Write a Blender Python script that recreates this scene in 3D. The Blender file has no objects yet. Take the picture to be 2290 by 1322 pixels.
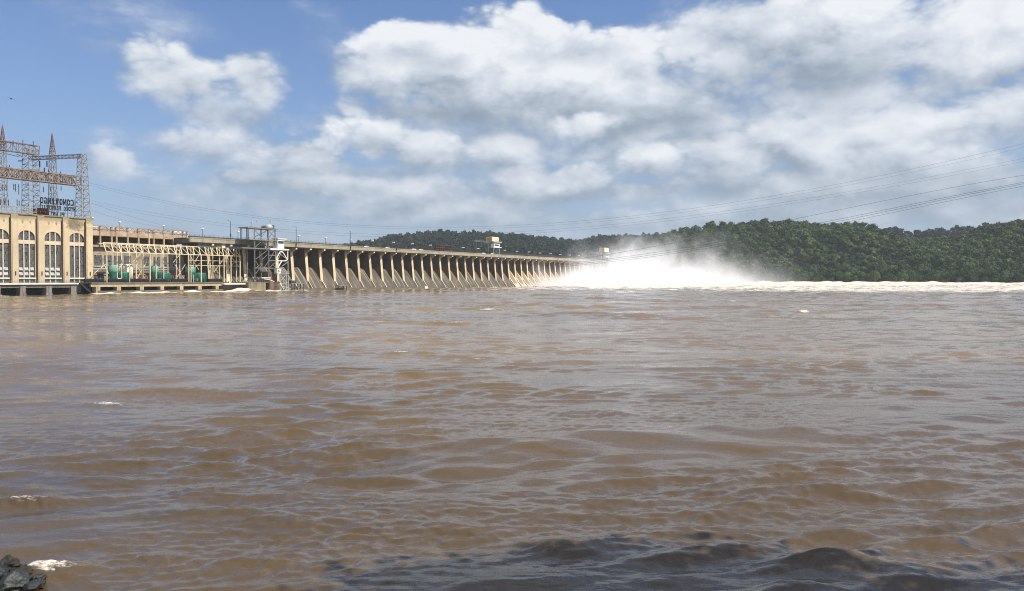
import bpy, bmesh, math, random
import numpy as np
from mathutils import Vector, Matrix, noise as mnoise

random.seed(7)
RNG = np.random.default_rng(7)
scene = bpy.context.scene
COL = scene.collection

# ------------------------------------------------------------------ camera
CAM_H = 7.27                       # eye height above the river, metres
F = 1850.0                         # focal length in photo pixels (photo 2290 wide)
HZ = 625.0                         # row of the horizon in the photo
PITCH = math.atan((661.0 - HZ) / F)
cam_data = bpy.data.cameras.new('camera')
cam = bpy.data.objects.new('camera', cam_data)
COL.objects.link(cam)
cam_data.sensor_width = 36.0
cam_data.lens = 36.0 * F / 2290.0
cam_data.clip_start = 0.1
cam_data.clip_end = 40000.0
cam.location = (0, 0, CAM_H)
cam.rotation_euler = (math.pi / 2 - PITCH, 0, 0)
scene.camera = cam

# the dam axis: u runs along the dam, w points upstream, z up; (0,0,0) is the first pier at water level
ANG = math.atan2(0.8894, 0.4571)
UX, UY = math.cos(ANG), math.sin(ANG)
WX, WY = -UY, UX
P0 = (-143.4, 538.0)
BAY = 13.87

def dam(u, w, z=0.0):
    return Vector((P0[0] + u * UX + w * WX, P0[1] + u * UY + w * WY, z))

def to_uw(x, y):
    dx, dy = x - P0[0], y - P0[1]
    return dx * UX + dy * UY, dx * WX + dy * WY

def U(px, w=0.0):
    """distance along the dam of the photo column px on the vertical plane w"""
    t = (px - 1145.0) / F
    ax, ay = P0[0] + w * WX, P0[1] + w * WY
    return (t * ay - ax) / (UX - t * UY)

def Z(py, u, w=0.0):
    """height of photo row py at the place (u, w)"""
    return CAM_H + (HZ - py) / F * dam(u, w).y

def UZ(px, py, w=0.0):
    u = U(px, w)
    return u, Z(py, u, w)

def world_at(px, py, Y):
    return Vector(((px - 1145.0) / F * Y, Y, CAM_H + (HZ - py) / F * Y))

# ------------------------------------------------------------------ node helper
class NT:
    def __init__(s, tree):
        s.t = tree
    def node(s, typ, **props):
        n = s.t.nodes.new(typ)
        for k, v in props.items():
            setattr(n, k, v)
        return n
    def put(s, sock, v):
        if v is None:
            return
        if isinstance(v, bpy.types.NodeSocket):
            s.t.links.new(v, sock)
        else:
            sock.default_value = v
    def m(s, op, a, b=None, c=None, clamp=False):
        n = s.node('ShaderNodeMath', operation=op, use_clamp=clamp)
        s.put(n.inputs[0], a); s.put(n.inputs[1], b); s.put(n.inputs[2], c)
        return n.outputs[0]
    def vm(s, op, a, b=None, scale=None):
        n = s.node('ShaderNodeVectorMath', operation=op)
        s.put(n.inputs[0], a); s.put(n.inputs[1], b)
        if scale is not None:
            s.put(n.inputs['Scale'], scale)
        return n.outputs[1] if op in ('LENGTH', 'DOT_PRODUCT') else n.outputs[0]
    def sep(s, v):
        n = s.node('ShaderNodeSeparateXYZ'); s.put(n.inputs[0], v)
        return n.outputs
    def com(s, x, y, z):
        n = s.node('ShaderNodeCombineXYZ')
        s.put(n.inputs[0], x); s.put(n.inputs[1], y); s.put(n.inputs[2], z)
        return n.outputs[0]
    def noise(s, vec, scale, detail=4.0, rough=0.55, dist=0.0):
        n = s.node('ShaderNodeTexNoise')
        s.put(n.inputs['Vector'], vec); s.put(n.inputs['Scale'], scale)
        n.inputs['Detail'].default_value = detail
        n.inputs['Roughness'].default_value = rough
        n.inputs['Distortion'].default_value = dist
        return n.outputs[0]
    def mapr(s, v, a, b, c=0.0, d=1.0, smooth=True):
        n = s.node('ShaderNodeMapRange', interpolation_type='SMOOTHSTEP' if smooth else 'LINEAR')
        n.clamp = True if not smooth else n.clamp
        s.put(n.inputs[0], v)
        for i, q in zip((1, 2, 3, 4), (a, b, c, d)):
            s.put(n.inputs[i], q)
        return n.outputs[0]
    def mix(s, f, a, b, blend='MIX'):
        n = s.node('ShaderNodeMix', data_type='RGBA', blend_type=blend)
        s.put(n.inputs[0], f); s.put(n.inputs[6], a); s.put(n.inputs[7], b)
        return n.outputs[2]

def rgb(r, g, b):
    return (r, g, b, 1.0)

def new_mat(name):
    m = bpy.data.materials.new(name)
    m.use_nodes = True
    nt = NT(m.node_tree)
    bsdf = next(n for n in m.node_tree.nodes if n.type == 'BSDF_PRINCIPLED')
    out = next(n for n in m.node_tree.nodes if n.type == 'OUTPUT_MATERIAL')
    return m, nt, bsdf, out

def simple(name, c, rough=0.7, metal=0.0, var=0.25, scale=0.6, c2=None, spec=0.3):
    """a plain surface with uneven weathering in it"""
    m, nt, b, out = new_mat(name)
    tc = nt.node('ShaderNodeTexCoord').outputs['Object']
    n = nt.noise(tc, scale, 5, 0.6)
    dark = c2 if c2 else tuple(x * (1 - var) for x in c)
    lite = tuple(min(1, x * (1 + var * 0.6)) for x in c)
    col = nt.mix(nt.mapr(n, 0.3, 0.7), rgb(*dark), rgb(*lite))
    nt.put(b.inputs['Base Color'], col)
    b.inputs['Roughness'].default_value = rough
    b.inputs['Metallic'].default_value = metal
    b.inputs['Specular IOR Level'].default_value = spec
    return m

def concrete(name, c, stain, scale=0.25, streak=1.0, patch=None, patch_amt=0.5):
    """weathered concrete: broad mottling, vertical run-off streaks, pour lines and dark stains"""
    m, nt, b, out = new_mat(name)
    tc = nt.node('ShaderNodeTexCoord').outputs['Object']
    x, y, z = nt.sep(tc)
    n1 = nt.noise(tc, scale, 6, 0.62)
    sv = nt.com(nt.m('MULTIPLY', x, 1.0), nt.m('MULTIPLY', y, 1.0), nt.m('MULTIPLY', z, 0.06))
    n2 = nt.noise(sv, 1.1, 5, 0.65)
    f = nt.m('ADD', nt.m('MULTIPLY', nt.mapr(n1, 0.35, 0.7), 0.5), nt.m('MULTIPLY', nt.mapr(n2, 0.42, 0.72), 0.55 * streak))
    pour = nt.m('MULTIPLY', nt.mapr(nt.m('FRACT', nt.m('MULTIPLY', z, 0.41)), 0.86, 1.0), 0.18)
    rnd = nt.node('ShaderNodeObjectInfo').outputs['Random']           # each piece has weathered a little differently
    f = nt.m('ADD', nt.m('ADD', f, pour), nt.m('MULTIPLY', nt.m('SUBTRACT', rnd, 0.45), 0.45), clamp=True)
    col = nt.mix(f, rgb(*c), rgb(*stain))
    if patch:
        n3 = nt.noise(tc, scale * 0.45, 4, 0.7, 0.6)
        col = nt.mix(nt.m('MULTIPLY', nt.mapr(n3, 0.5, 0.62), patch_amt), col, rgb(*patch))
    nt.put(b.inputs['Base Color'], col)
    b.inputs['Roughness'].default_value = 0.88
    b.inputs['Specular IOR Level'].default_value = 0.2
    return m

# ------------------------------------------------------------------ mesh builder
class MB:
    def __init__(s):
        s.v = []; s.f = []
    def add(s, vs, fs):
        o = len(s.v)
        s.v.extend([tuple(p) for p in vs])
        s.f.extend([tuple(i + o for i in f) for f in fs])
        return s
    def box(s, x0, x1, y0, y1, z0, z1):
        if x0 > x1: x0, x1 = x1, x0
        if y0 > y1: y0, y1 = y1, y0
        if z0 > z1: z0, z1 = z1, z0
        vs = [(x0,y0,z0),(x1,y0,z0),(x1,y1,z0),(x0,y1,z0),(x0,y0,z1),(x1,y0,z1),(x1,y1,z1),(x0,y1,z1)]
        return s.add(vs, [(0,3,2,1),(4,5,6,7),(0,1,5,4),(1,2,6,5),(2,3,7,6),(3,0,4,7)])
    def bar(s, p, q, r, n=4, r2=None):
        """a bar (n=4: square) or tube from p to q"""
        p, q = Vector(p), Vector(q)
        d = q - p
        if d.length < 1e-6:
            return s
        d.normalize()
        a = Vector((0, 0, 1)) if abs(d.z) < 0.9 else Vector((1, 0, 0))
        e1 = d.cross(a).normalized(); e2 = d.cross(e1)
        r2 = r if r2 is None else r2
        vs = []
        for c, rr in ((p, r), (q, r2)):
            for i in range(n):
                t = 2 * math.pi * (i + 0.5) / n
                vs.append(c + e1 * (rr * math.cos(t)) + e2 * (rr * math.sin(t)))
        fs = [tuple(range(n)), tuple(range(2 * n - 1, n - 1, -1))]
        fs += [((i + 1) % n, i, n + i, n + (i + 1) % n) for i in range(n)]
        return s.add(vs, fs)
    def path(s, pts, r, n=5):
        for a, b in zip(pts[:-1], pts[1:]):
            s.bar(a, b, r, n)
        return s
    def lathe(s, c, prof, n=20):
        """prof: (radius, z) from bottom to top"""
        vs = []
        for r, z in prof:
            for i in range(n):
                t = 2 * math.pi * i / n
                vs.append((c[0] + r * math.cos(t), c[1] + r * math.sin(t), c[2] + z))
        fs = []
        for k in range(len(prof) - 1):
            for i in range(n):
                j = (i + 1) % n
                fs.append((k * n + i, k * n + j, (k + 1) * n + j, (k + 1) * n + i))
        fs.append(tuple(range(n - 1, -1, -1)))
        fs.append(tuple((len(prof) - 1) * n + i for i in range(n)))
        return s.add(vs, fs)
    def prism(s, poly, x0, x1):
        """polygon in the (y, z) plane swept along x"""
        n = len(poly)
        vs = [(x0, y, z) for y, z in poly] + [(x1, y, z) for y, z in poly]
        fs = [tuple(range(n - 1, -1, -1)), tuple(range(n, 2 * n))]
        fs += [(i, (i + 1) % n, n + (i + 1) % n, n + i) for i in range(n)]
        return s.add(vs, fs)
    def lattice(s, p, q, wd, ht, bays, r, side=(0, 1, 0)):
        """box truss of four chords laced with diagonals from p to q"""
        p, q = Vector(p), Vector(q)
        d = (q - p).normalized()
        sd = Vector(side); sd = (sd - d * sd.dot(d)).normalized()
        up = d.cross(sd).normalized()
        def cor(t, i):
            c = p.lerp(q, t)
            a, b = ((-1, -1), (1, -1), (1, 1), (-1, 1))[i]
            k = s.taper(t) if s.taper else 1.0
            return c + sd * (a * wd / 2 * k) + up * (b * ht / 2 * k)
        for k in range(bays):
            t0, t1 = k / bays, (k + 1) / bays
            for i in range(4):
                j = (i + 1) % 4
                s.bar(cor(t0, i), cor(t1, i), r * 1.25)
                if k % 2 == 0:
                    s.bar(cor(t0, i), cor(t1, j), r * 0.8)
                else:
                    s.bar(cor(t0, j), cor(t1, i), r * 0.8)
                s.bar(cor(t1, i), cor(t1, j), r * 0.8)
        return s
    taper = None
    def build(s, name, mat, parent=None, origin=(0, 0, 0), smooth=False):
        me = bpy.data.meshes.new(name)
        ox, oy, oz = origin
        me.from_pydata([(x - ox, y - oy, z - oz) for x, y, z in s.v], [], s.f)
        me.update()
        if mat is not None:
            me.materials.append(mat)
        if smooth:
            me.shade_smooth()
        o = bpy.data.objects.new(name, me)
        COL.objects.link(o)
        if parent is not None:
            o.parent = parent
        return o

def np_mesh(name, verts, faces, mat, smooth=False, attrs=None):
    """fast mesh from numpy arrays; faces all with the same corner count"""
    me = bpy.data.meshes.new(name)
    nv, nf, k = len(verts), len(faces), faces.shape[1]
    me.vertices.add(nv)
    me.vertices.foreach_set('co', np.ascontiguousarray(verts, dtype=np.float32).ravel())
    me.loops.add(nf * k)
    me.loops.foreach_set('vertex_index', np.ascontiguousarray(faces, dtype=np.int32).ravel())
    me.polygons.add(nf)
    me.polygons.foreach_set('loop_start', np.arange(0, nf * k, k, dtype=np.int32))
    if smooth:
        me.polygons.foreach_set('use_smooth', np.ones(nf, dtype=bool))
    for an, arr in (attrs or {}).items():
        a = me.attributes.new(an, 'FLOAT', 'POINT')
        a.data.foreach_set('value', np.ascontiguousarray(arr, dtype=np.float32))
    me.update(calc_edges=True)
    if mat is not None:
        me.materials.append(mat)
    o = bpy.data.objects.new(name, me)
    COL.objects.link(o)
    return o

def tag(o, label=None, cat=None, group=None, kind=None):
    if label: o['label'] = label
    if cat: o['category'] = cat
    if group: o['group'] = group
    if kind: o['kind'] = kind
    return o

class Thing:
    """an Empty standing at (u, w, z) in the dam's own axes, whose parts are drawn in those axes"""
    def __init__(s, name, label, cat, o=(0, 0, 0), group=None):
        s.o = o
        s.root = bpy.data.objects.new(name, None)
        s.root.empty_display_size = 0.5
        COL.objects.link(s.root)
        s.root.location = dam(*o)
        s.root.rotation_euler = (0, 0, ANG)
        tag(s.root, label, cat, group)
    def part(s, name, mb, mat, parent=None, label=None, smooth=False):
        ob = mb.build(name, mat, parent if parent is not None else s.root, s.o, smooth)
        if label: ob['label'] = label
        return ob

def single(name, mb, mat, label, cat, o, group=None, kind=None, smooth=False):
    """a thing that is one mesh, in the dam's axes"""
    ob = mb.build(name, mat, None, o, smooth)
    ob.location = dam(*o)
    ob.rotation_euler = (0, 0, ANG)
    return tag(ob, label, cat, group, kind)

def copy_tree(o, parent=None):
    c = o.copy()
    COL.objects.link(c)
    if parent is not None:
        c.parent = parent
    for ch in list(o.children):
        copy_tree(ch, c)
    return c

ORD = ['first','second','third','fourth','fifth','sixth','seventh','eighth','ninth','tenth','eleventh','twelfth',
       'thirteenth','fourteenth','fifteenth','sixteenth','seventeenth','eighteenth','nineteenth','twentieth',
       'twenty-first','twenty-second','twenty-third','twenty-fourth']

# ------------------------------------------------------------------ sun and sky
SUN_AZ = math.radians(105.0)       # from +Y towards +X
SUN_EL = math.radians(50.0)
sun_d = bpy.data.lights.new('sun', 'SUN')
sun_d.energy = 4.8
sun_d.angle = math.radians(0.55)
sun_d.color = (1.0, 0.93, 0.82)
sun = bpy.data.objects.new('sun', sun_d)
COL.objects.link(sun)
SUN_V = Vector((math.sin(SUN_AZ) * math.cos(SUN_EL), math.cos(SUN_AZ) * math.cos(SUN_EL), math.sin(SUN_EL)))
sun.rotation_euler = SUN_V.to_track_quat('Z', 'Y').to_euler()
sun.location = (0, 0, 300)

world = bpy.data.worlds.new('World')
scene.world = world
world.use_nodes = True
world.node_tree.nodes.clear()
w = NT(world.node_tree)
D = w.node('ShaderNodeTexCoord').outputs['Generated']
dx, dy, dz = w.sep(D)
sky = w.node('ShaderNodeTexSky', sky_type='NISHITA')
sky.sun_disc = False
sky.sun_elevation = SUN_EL
sky.sun_rotation = SUN_AZ
sky.air_density = 1.0
sky.dust_density = 1.4
sky.ozone_density = 1.5
AZ = w.m('ARCTAN2', dx, dy)
EL = w.m('ARCSINE', dz)

P3 = w.com(dx, dy, w.m('MULTIPLY', dz, 1.7))
warp = w.node('ShaderNodeTexNoise')
w.put(warp.inputs['Vector'], P3); warp.inputs['Scale'].default_value = 6.0; warp.inputs['Detail'].default_value = 3
P3w = w.vm('ADD', P3, w.vm('SCALE', w.vm('SUBTRACT', warp.outputs[1], (0.5, 0.5, 0.5)), scale=0.05))
LIT = (0.016, -0.006, 0.034)       # towards the sunlit upper side of a cloud

def billow(vec, scale, detail):
    """cauliflower-like heads: rounded cells at several sizes"""
    n = w.node('ShaderNodeTexVoronoi', feature='F1')
    w.put(n.inputs['Vector'], vec)
    n.inputs['Scale'].default_value = scale
    n.inputs['Detail'].default_value = detail
    n.inputs['Roughness'].default_value = 0.5
    n.inputs['Lacunarity'].default_value = 2.2
    return w.m('SUBTRACT', 0.55, n.outputs['Distance'])

def field(vec):
    f1 = w.noise(vec, 6.5, 8, 0.56)
    b1 = billow(vec, 12.0, 3.0)
    return w.m('ADD', w.m('MULTIPLY', w.m('SUBTRACT', f1, 0.5), 1.3), w.m('MULTIPLY', b1, 0.75))

F0 = field(P3w)
F1 = field(w.vm('ADD', P3w, LIT))
WISP = w.noise(w.com(dx, dy, w.m('MULTIPLY', dz, 3.0)), 7.0, 6, 0.6)
REL = w.m('SUBTRACT', F0, F1)      # relief: lit where the cloud thins out towards the light

# every cloud of this sky: azimuth / elevation (written as the photo's column and row), half width, half height,
# brightness of its underside and of its head, raggedness, softness of its edge, opacity
CLOUDS = [
    # far, low bands over the horizon
    (1150, 545, 1500, 95, 0.37, 0.42, 0.5, 0.9, 0.55),
    (420, 520, 560, 60, 0.34, 0.4, 0.5, 0.9, 0.4),
    (1750, 320, 900, 240, 0.42, 0.66, 0.6, 0.8, 0.97), (1120, 330, 560, 150, 0.4, 0.64, 0.7, 0.8, 0.92),
    (620, 380, 330, 110, 0.42, 0.64, 0.9, 0.8, 0.6),
    (640, 470, 300, 34, 0.37, 0.62, 0.6, 0.56, 0.65), (1050, 480, 340, 40, 0.32, 0.66, 0.6, 0.48, 0.8),
    (1420, 500, 330, 40, 0.32, 0.62, 0.6, 0.56, 0.7), (1800, 470, 420, 60, 0.32, 0.62, 0.6, 0.48, 0.85),
    (2230, 480, 300, 70, 0.34, 0.62, 0.6, 0.48, 0.85),
    (560, 405, 130, 30, 0.32, 0.66, 0.6, 0.48, 0.85), (760, 420, 190, 34, 0.3, 0.66, 0.6, 0.4, 0.9),
    (980, 425, 130, 44, 0.32, 0.7, 0.7, 0.4, 0.9), (1230, 420, 200, 60, 0.24, 0.7, 0.8, 0.32, 1.0),
    (1420, 430, 190, 44, 0.28, 0.68, 0.7, 0.4, 0.9), (1650, 415, 210, 50, 0.28, 0.66, 0.8, 0.4, 0.95),
    (1930, 420, 260, 60, 0.26, 0.68, 0.8, 0.4, 1.0), (2200, 410, 190, 66, 0.28, 0.7, 0.8, 0.4, 1.0),
    # middle row
    (470, 330, 260, 70, 0.50, 0.74, 0.9, 0.7, 0.70), (520, 440, 330, 50, 0.42, 0.60, 0.8, 0.8, 0.75), (900, 440, 420, 60, 0.42, 0.62, 0.8, 0.7, 0.7),
    (250, 375, 80, 46, 0.68, 0.90, 0.7, 0.4, 0.85), (430, 335, 150, 48, 0.52, 0.78, 0.8, 0.5, 0.75),
    (700, 350, 150, 52, 0.42, 0.92, 0.8, 0.30, 0.95), (830, 315, 120, 74, 0.44, 1.04, 0.8, 0.22, 1.0),
    (960, 345, 150, 62, 0.40, 0.86, 0.8, 0.30, 1.0), (1130, 345, 130, 60, 0.42, 0.80, 0.8, 0.35, 0.95),
    (1455, 362, 95, 56, 0.40, 1.02, 0.8, 0.22, 1.0), (1680, 330, 150, 60, 0.46, 0.90, 0.9, 0.30, 0.95),
    (1850, 330, 200, 78, 0.44, 0.92, 0.9, 0.30, 1.0), (2060, 300, 220, 96, 0.42, 1.00, 0.9, 0.28, 1.0),
    (2240, 260, 130, 80, 0.46, 1.02, 0.8, 0.28, 1.0), (1990, 370, 260, 50, 0.40, 0.80, 0.8, 0.40, 0.9),
    (1960, 225, 330, 80, 0.52, 0.84, 0.7, 0.6, 1.0), (1560, 300, 330, 60, 0.46, 0.74, 0.7, 0.6, 0.9), (1330, 120, 420, 70, 0.55, 0.85, 0.7, 0.6, 0.8),
    # high wisps, then the big near clouds
    (330, 70, 290, 95, 0.68, 0.72, 0.6, 1.0, 0.95), (740, 110, 100, 110, 0.66, 0.80, 0.8, 0.9, 0.6),
    (480, 250, 150, 60, 0.46, 0.72, 0.8, 0.6, 0.8),
    (560, 165, 105, 86, 0.52, 0.84, 0.75, 0.25, 1.0), (415, 175, 140, 80, 0.50, 0.86, 0.75, 0.22, 1.0),
    (1600, 70, 190, 110, 0.55, 0.78, 0.8, 0.6, 0.9),
    (1180, 250, 440, 84, 0.22, 0.70, 0.7, 0.5, 1.0), (1480, 240, 300, 80, 0.25, 0.80, 0.7, 0.5, 1.0),
    (800, 165, 130, 72, 0.55, 0.90, 0.8, 0.5, 0.9),
    (1080, 165, 380, 135, 0.40, 1.06, 0.55, 0.24, 1.0), (1330, 190, 280, 130, 0.40, 1.04, 0.6, 0.25, 1.0),
    (940, 100, 150, 66, 0.55, 1.05, 0.8, 0.22, 1.0), (1270, 105, 190, 62, 0.55, 1.05, 0.8, 0.22, 1.0),
    (960, 258, 260, 34, 0.10, 0.36, 0.7, 0.8, 0.9), (1440, 268, 260, 34, 0.06, 0.34, 0.7, 0.8, 0.9),
    (1290, 290, 85, 42, 0.66, 0.98, 0.7, 0.4, 0.95),
    (2060, 90, 400, 170, 0.44, 1.0, 0.8, 0.45, 1.0), (1800, 100, 320, 150, 0.24, 0.86, 0.75, 0.5, 1.0),
    (2190, 120, 180, 150, 0.55, 1.05, 0.8, 0.4, 0.95), (2000, 50, 230, 80, 0.72, 1.02, 0.7, 0.6, 0.7),
    (1850, 165, 230, 62, 0.10, 0.42, 0.7, 0.8, 0.9), (1620, 60, 150, 60, 0.35, 0.6, 0.7, 0.8, 0.6), (500, 262, 170, 26, 0.30, 0.5, 0.7, 0.8, 0.7),
    (820, 385, 280, 24, 0.20, 0.45, 0.7, 0.8, 0.7), (2060, 395, 280, 26, 0.24, 0.5, 0.7, 0.8, 0.6),
]
LUM = None; COVER = None
for (cx, cy, rx, ry, lo, hi, ea, so, al) in CLOUDS:
    a0 = math.atan((cx - 1145.0) / F); e0 = math.atan((HZ - cy) / F * math.cos(a0))
    qa = w.m('MULTIPLY_ADD', AZ, F / rx, -a0 * F / rx)
    qe = w.m('MULTIPLY_ADD', EL, F / ry, -e0 * F / ry)
    r = w.m('SQRT', w.m('MULTIPLY_ADD', qa, qa, w.m('MULTIPLY', qe, qe)))
    dd = w.m('SUBTRACT', w.m('MULTIPLY_ADD', F0, ea, 1.20), r)
    sf = w.m('MULTIPLY_ADD', w.m('MULTIPLY', qe, -1.0), 0.5 * (so + 0.3), so + 0.28)   # crisp heads, soft undersides
    sf = w.m('MAXIMUM', sf, so * 0.8)
    mk = w.m('DIVIDE', dd, sf, clamp=True)
    mk = w.m('MULTIPLY', w.m('MULTIPLY', mk, mk), w.m('MULTIPLY_ADD', mk, -2.0, 3.0))
    if al < 1: mk = w.m('MULTIPLY', mk, al)
    if so >= 0.85:
        mk = w.m('MULTIPLY', mk, w.mapr(WISP, 0.30, 0.68))
    qn = w.m('MULTIPLY_ADD', F0, 0.42, qe)
    lm = w.mapr(qn, -0.95, 0.55, lo, hi)
    if LUM is None:
        LUM, COVER = lm, mk
    else:
        LUM = w.m('ADD', LUM, w.m('MULTIPLY', mk, w.m('SUBTRACT', lm, LUM)))
        COVER = w.m('SUBTRACT', w.m('ADD', COVER, mk), w.m('MULTIPLY', COVER, mk))
# above and around the photographed part of the sky unseen cloud is made fuller and whiter to brighten the river's reflections
out_el = w.mapr(EL, 0.345, 0.46)
out_az = w.mapr(w.m('ABSOLUTE', AZ), 0.60, 0.80)
OUTSIDE = w.m('MAXIMUM', out_el, out_az)
OC = w.mapr(F0, -0.50, 0.0)
COVER = w.m('ADD', COVER, w.m('MULTIPLY', OUTSIDE, w.m('SUBTRACT', OC, COVER)))
LUM = w.m('ADD', LUM, w.m('MULTIPLY', OUTSIDE, w.m('SUBTRACT', 0.95, LUM)))
lum = w.m('MULTIPLY_ADD', REL, 0.46, LUM, clamp=True)
SKYS = 0.10                        # world strength
K = 1.0 / SKYS
cl = w.node('ShaderNodeValToRGB')
w.put(cl.inputs[0], lum)
cr = cl.color_ramp
cr.elements[0].position = 0.0; cr.elements[0].color = (0.17, 0.215, 0.28, 1)
cr.elements[1].position = 1.0; cr.elements[1].color = (0.68, 0.70, 0.735, 1)
e = cr.elements.new(0.35); e.color = (0.275, 0.33, 0.40, 1)
e = cr.elements.new(0.7); e.color = (0.49, 0.535, 0.60, 1)
cloud = w.vm('SCALE', cl.outputs[0], scale=K)
# clear sky: keep the model's gradient, a touch deeper, paler towards the horizon
blue = w.mix(1.0, sky.outputs[0], rgb(0.66, 0.80, 1.06), 'MULTIPLY')
low = w.m('EXPONENT', w.m('MULTIPLY', w.m('MAXIMUM', EL, 0.0), -8.0))
blue = w.mix(w.m('MULTIPLY', low, 0.95), blue, rgb(0.285 * K, 0.385 * K, 0.52 * K))
skycol = w.mix(COVER, blue, cloud)
veil = w.m('EXPONENT', w.m('MULTIPLY', w.m('MAXIMUM', EL, 0.0), -17.0))
skycol = w.mix(w.m('MULTIPLY', veil, 0.50), skycol, rgb(0.295 * K, 0.36 * K, 0.435 * K))
bg = w.node('ShaderNodeBackground')
w.put(bg.inputs[0], skycol)
bg.inputs[1].default_value = SKYS
wo = w.node('ShaderNodeOutputWorld')
world.node_tree.links.new(bg.outputs[0], wo.inputs[0])
world.cycles.sampling_method = 'MANUAL'
world.cycles.sample_map_resolution = 512

vs = scene.view_settings
vs.view_transform = 'Standard'; vs.look = 'None'; vs.gamma = 1.0; vs.exposure = 0.35
vs.use_curve_mapping = False
scene.cycles.use_denoising = True
scene.cycles.denoising_prefilter = 'NONE'
scene.cycles.filter_width = 1.05
scene.cycles.adaptive_threshold = 0.006
scene.cycles.max_bounces = 8
scene.cycles.volume_bounces = 3
scene.cycles.transparent_max_bounces = 12
scene.cycles.caustics_reflective = False
scene.cycles.caustics_refractive = False
scene.cycles.sample_clamp_indirect = 4.0
# ------------------------------------------------------------------ the river: one sheet from the near bank to the horizon
def smooth(x, a, b):
    t = np.clip((x - a) / (b - a), 0, 1)
    return t * t * (3 - 2 * t)

def waves(X, Y, R):
    """heights, horizontal shifts and a crest measure of the choppy flood water"""
    rng = np.random.default_rng(11)
    H = np.zeros_like(X); DX = np.zeros_like(X); DY = np.zeros_like(X); CR = np.zeros_like(X)
    # slow patches of rougher and calmer water
    def patch(lmin, lmax, n, seed):
        r2 = np.random.default_rng(seed); p = np.zeros_like(X)
        for _ in range(n):
            lam = r2.uniform(lmin, lmax); a = r2.uniform(0, 2 * math.pi)
            p += np.cos(2 * math.pi / lam * (X * math.cos(a) * 0.6 + Y * math.sin(a)) + r2.uniform(0, 6.28)).astype(np.float32)
        return p / math.sqrt(n / 2)
    pa = patch(14, 40, 10, 3); pb = patch(9, 26, 10, 4); pc = patch(5, 18, 10, 5)
    # waves grow towards the tailrace of the open gates
    far = smooth(Y, 330, 800) * smooth(X, -200, 120)
    groups = [  # n, lambda range, slope, direction spread, chop, patch
        (18, 9.0, 20.0, 0.026, 0.35, 0.9, pa, 0.45, 0.5),
        (40, 2.6, 8.0, 0.050, 0.32, 1.0, pa, 0.70, 0.7),
        (46, 1.0, 2.8, 0.100, 0.46, 0.95, pb, 0.85, 0.7),
        (46, 0.34, 1.0, 0.108, 0.62, 0.85, pc, 0.75, 0.3),
    ]
    lat = R * 0.0016
    rad = R * 0.0038
    for n, l0, l1, slope, spread, chop, pt, pamt, crest in groups:
        amp = np.clip(1 + pamt * pt, 0.12, 2.4)
        if l0 > 2: amp = amp * (1 + 1.3 * smooth(Y, 70, 260))    # rougher towards the dam
        for i in range(n):
            lam = l0 * (l1 / l0) ** rng.uniform()
            th = -math.pi / 2 + 0.22 + rng.normal(0, spread)     # the current runs towards the viewer and to the right
            kx, ky = math.cos(th), math.sin(th)
            k = 2 * math.pi / lam
            a = slope * math.sqrt(2.0 / n) / k
            need = abs(kx) * lat + abs(ky) * rad
            wgt = smooth(lam / need, 2.2, 4.5) * amp * a
            ph = (k * (X * kx + Y * ky) + rng.uniform(0, 6.2832)).astype(np.float32)
            c = np.cos(ph); s = np.sin(ph)
            H += wgt * c
            DX -= wgt * chop * kx * s
            DY -= wgt * chop * ky * s
            CR += crest * wgt * k * c
    # big churning waves below the gates
    for i in range(46):
        lam = 9.0 * (46 / 9.0) ** rng.uniform()
        th = rng.uniform(0, 6.2832)
        k = 2 * math.pi / lam
        a = 0.13 * math.sqrt(2.0 / 46) / k
        need = abs(math.cos(th)) * lat + abs(math.sin(th)) * rad
        wgt = smooth(lam / need, 2.2, 4.5) * a * far
        c = np.cos((k * (X * math.cos(th) + Y * math.sin(th)) + rng.uniform(0, 6.2832)).astype(np.float32))
        H += wgt * c * 1.1
    # boils swell the whole river there
    H += 3.5 * smooth(Y, 600, 1000) * smooth(X, 0, 260)
    return H, DX, DY, CR

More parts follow.
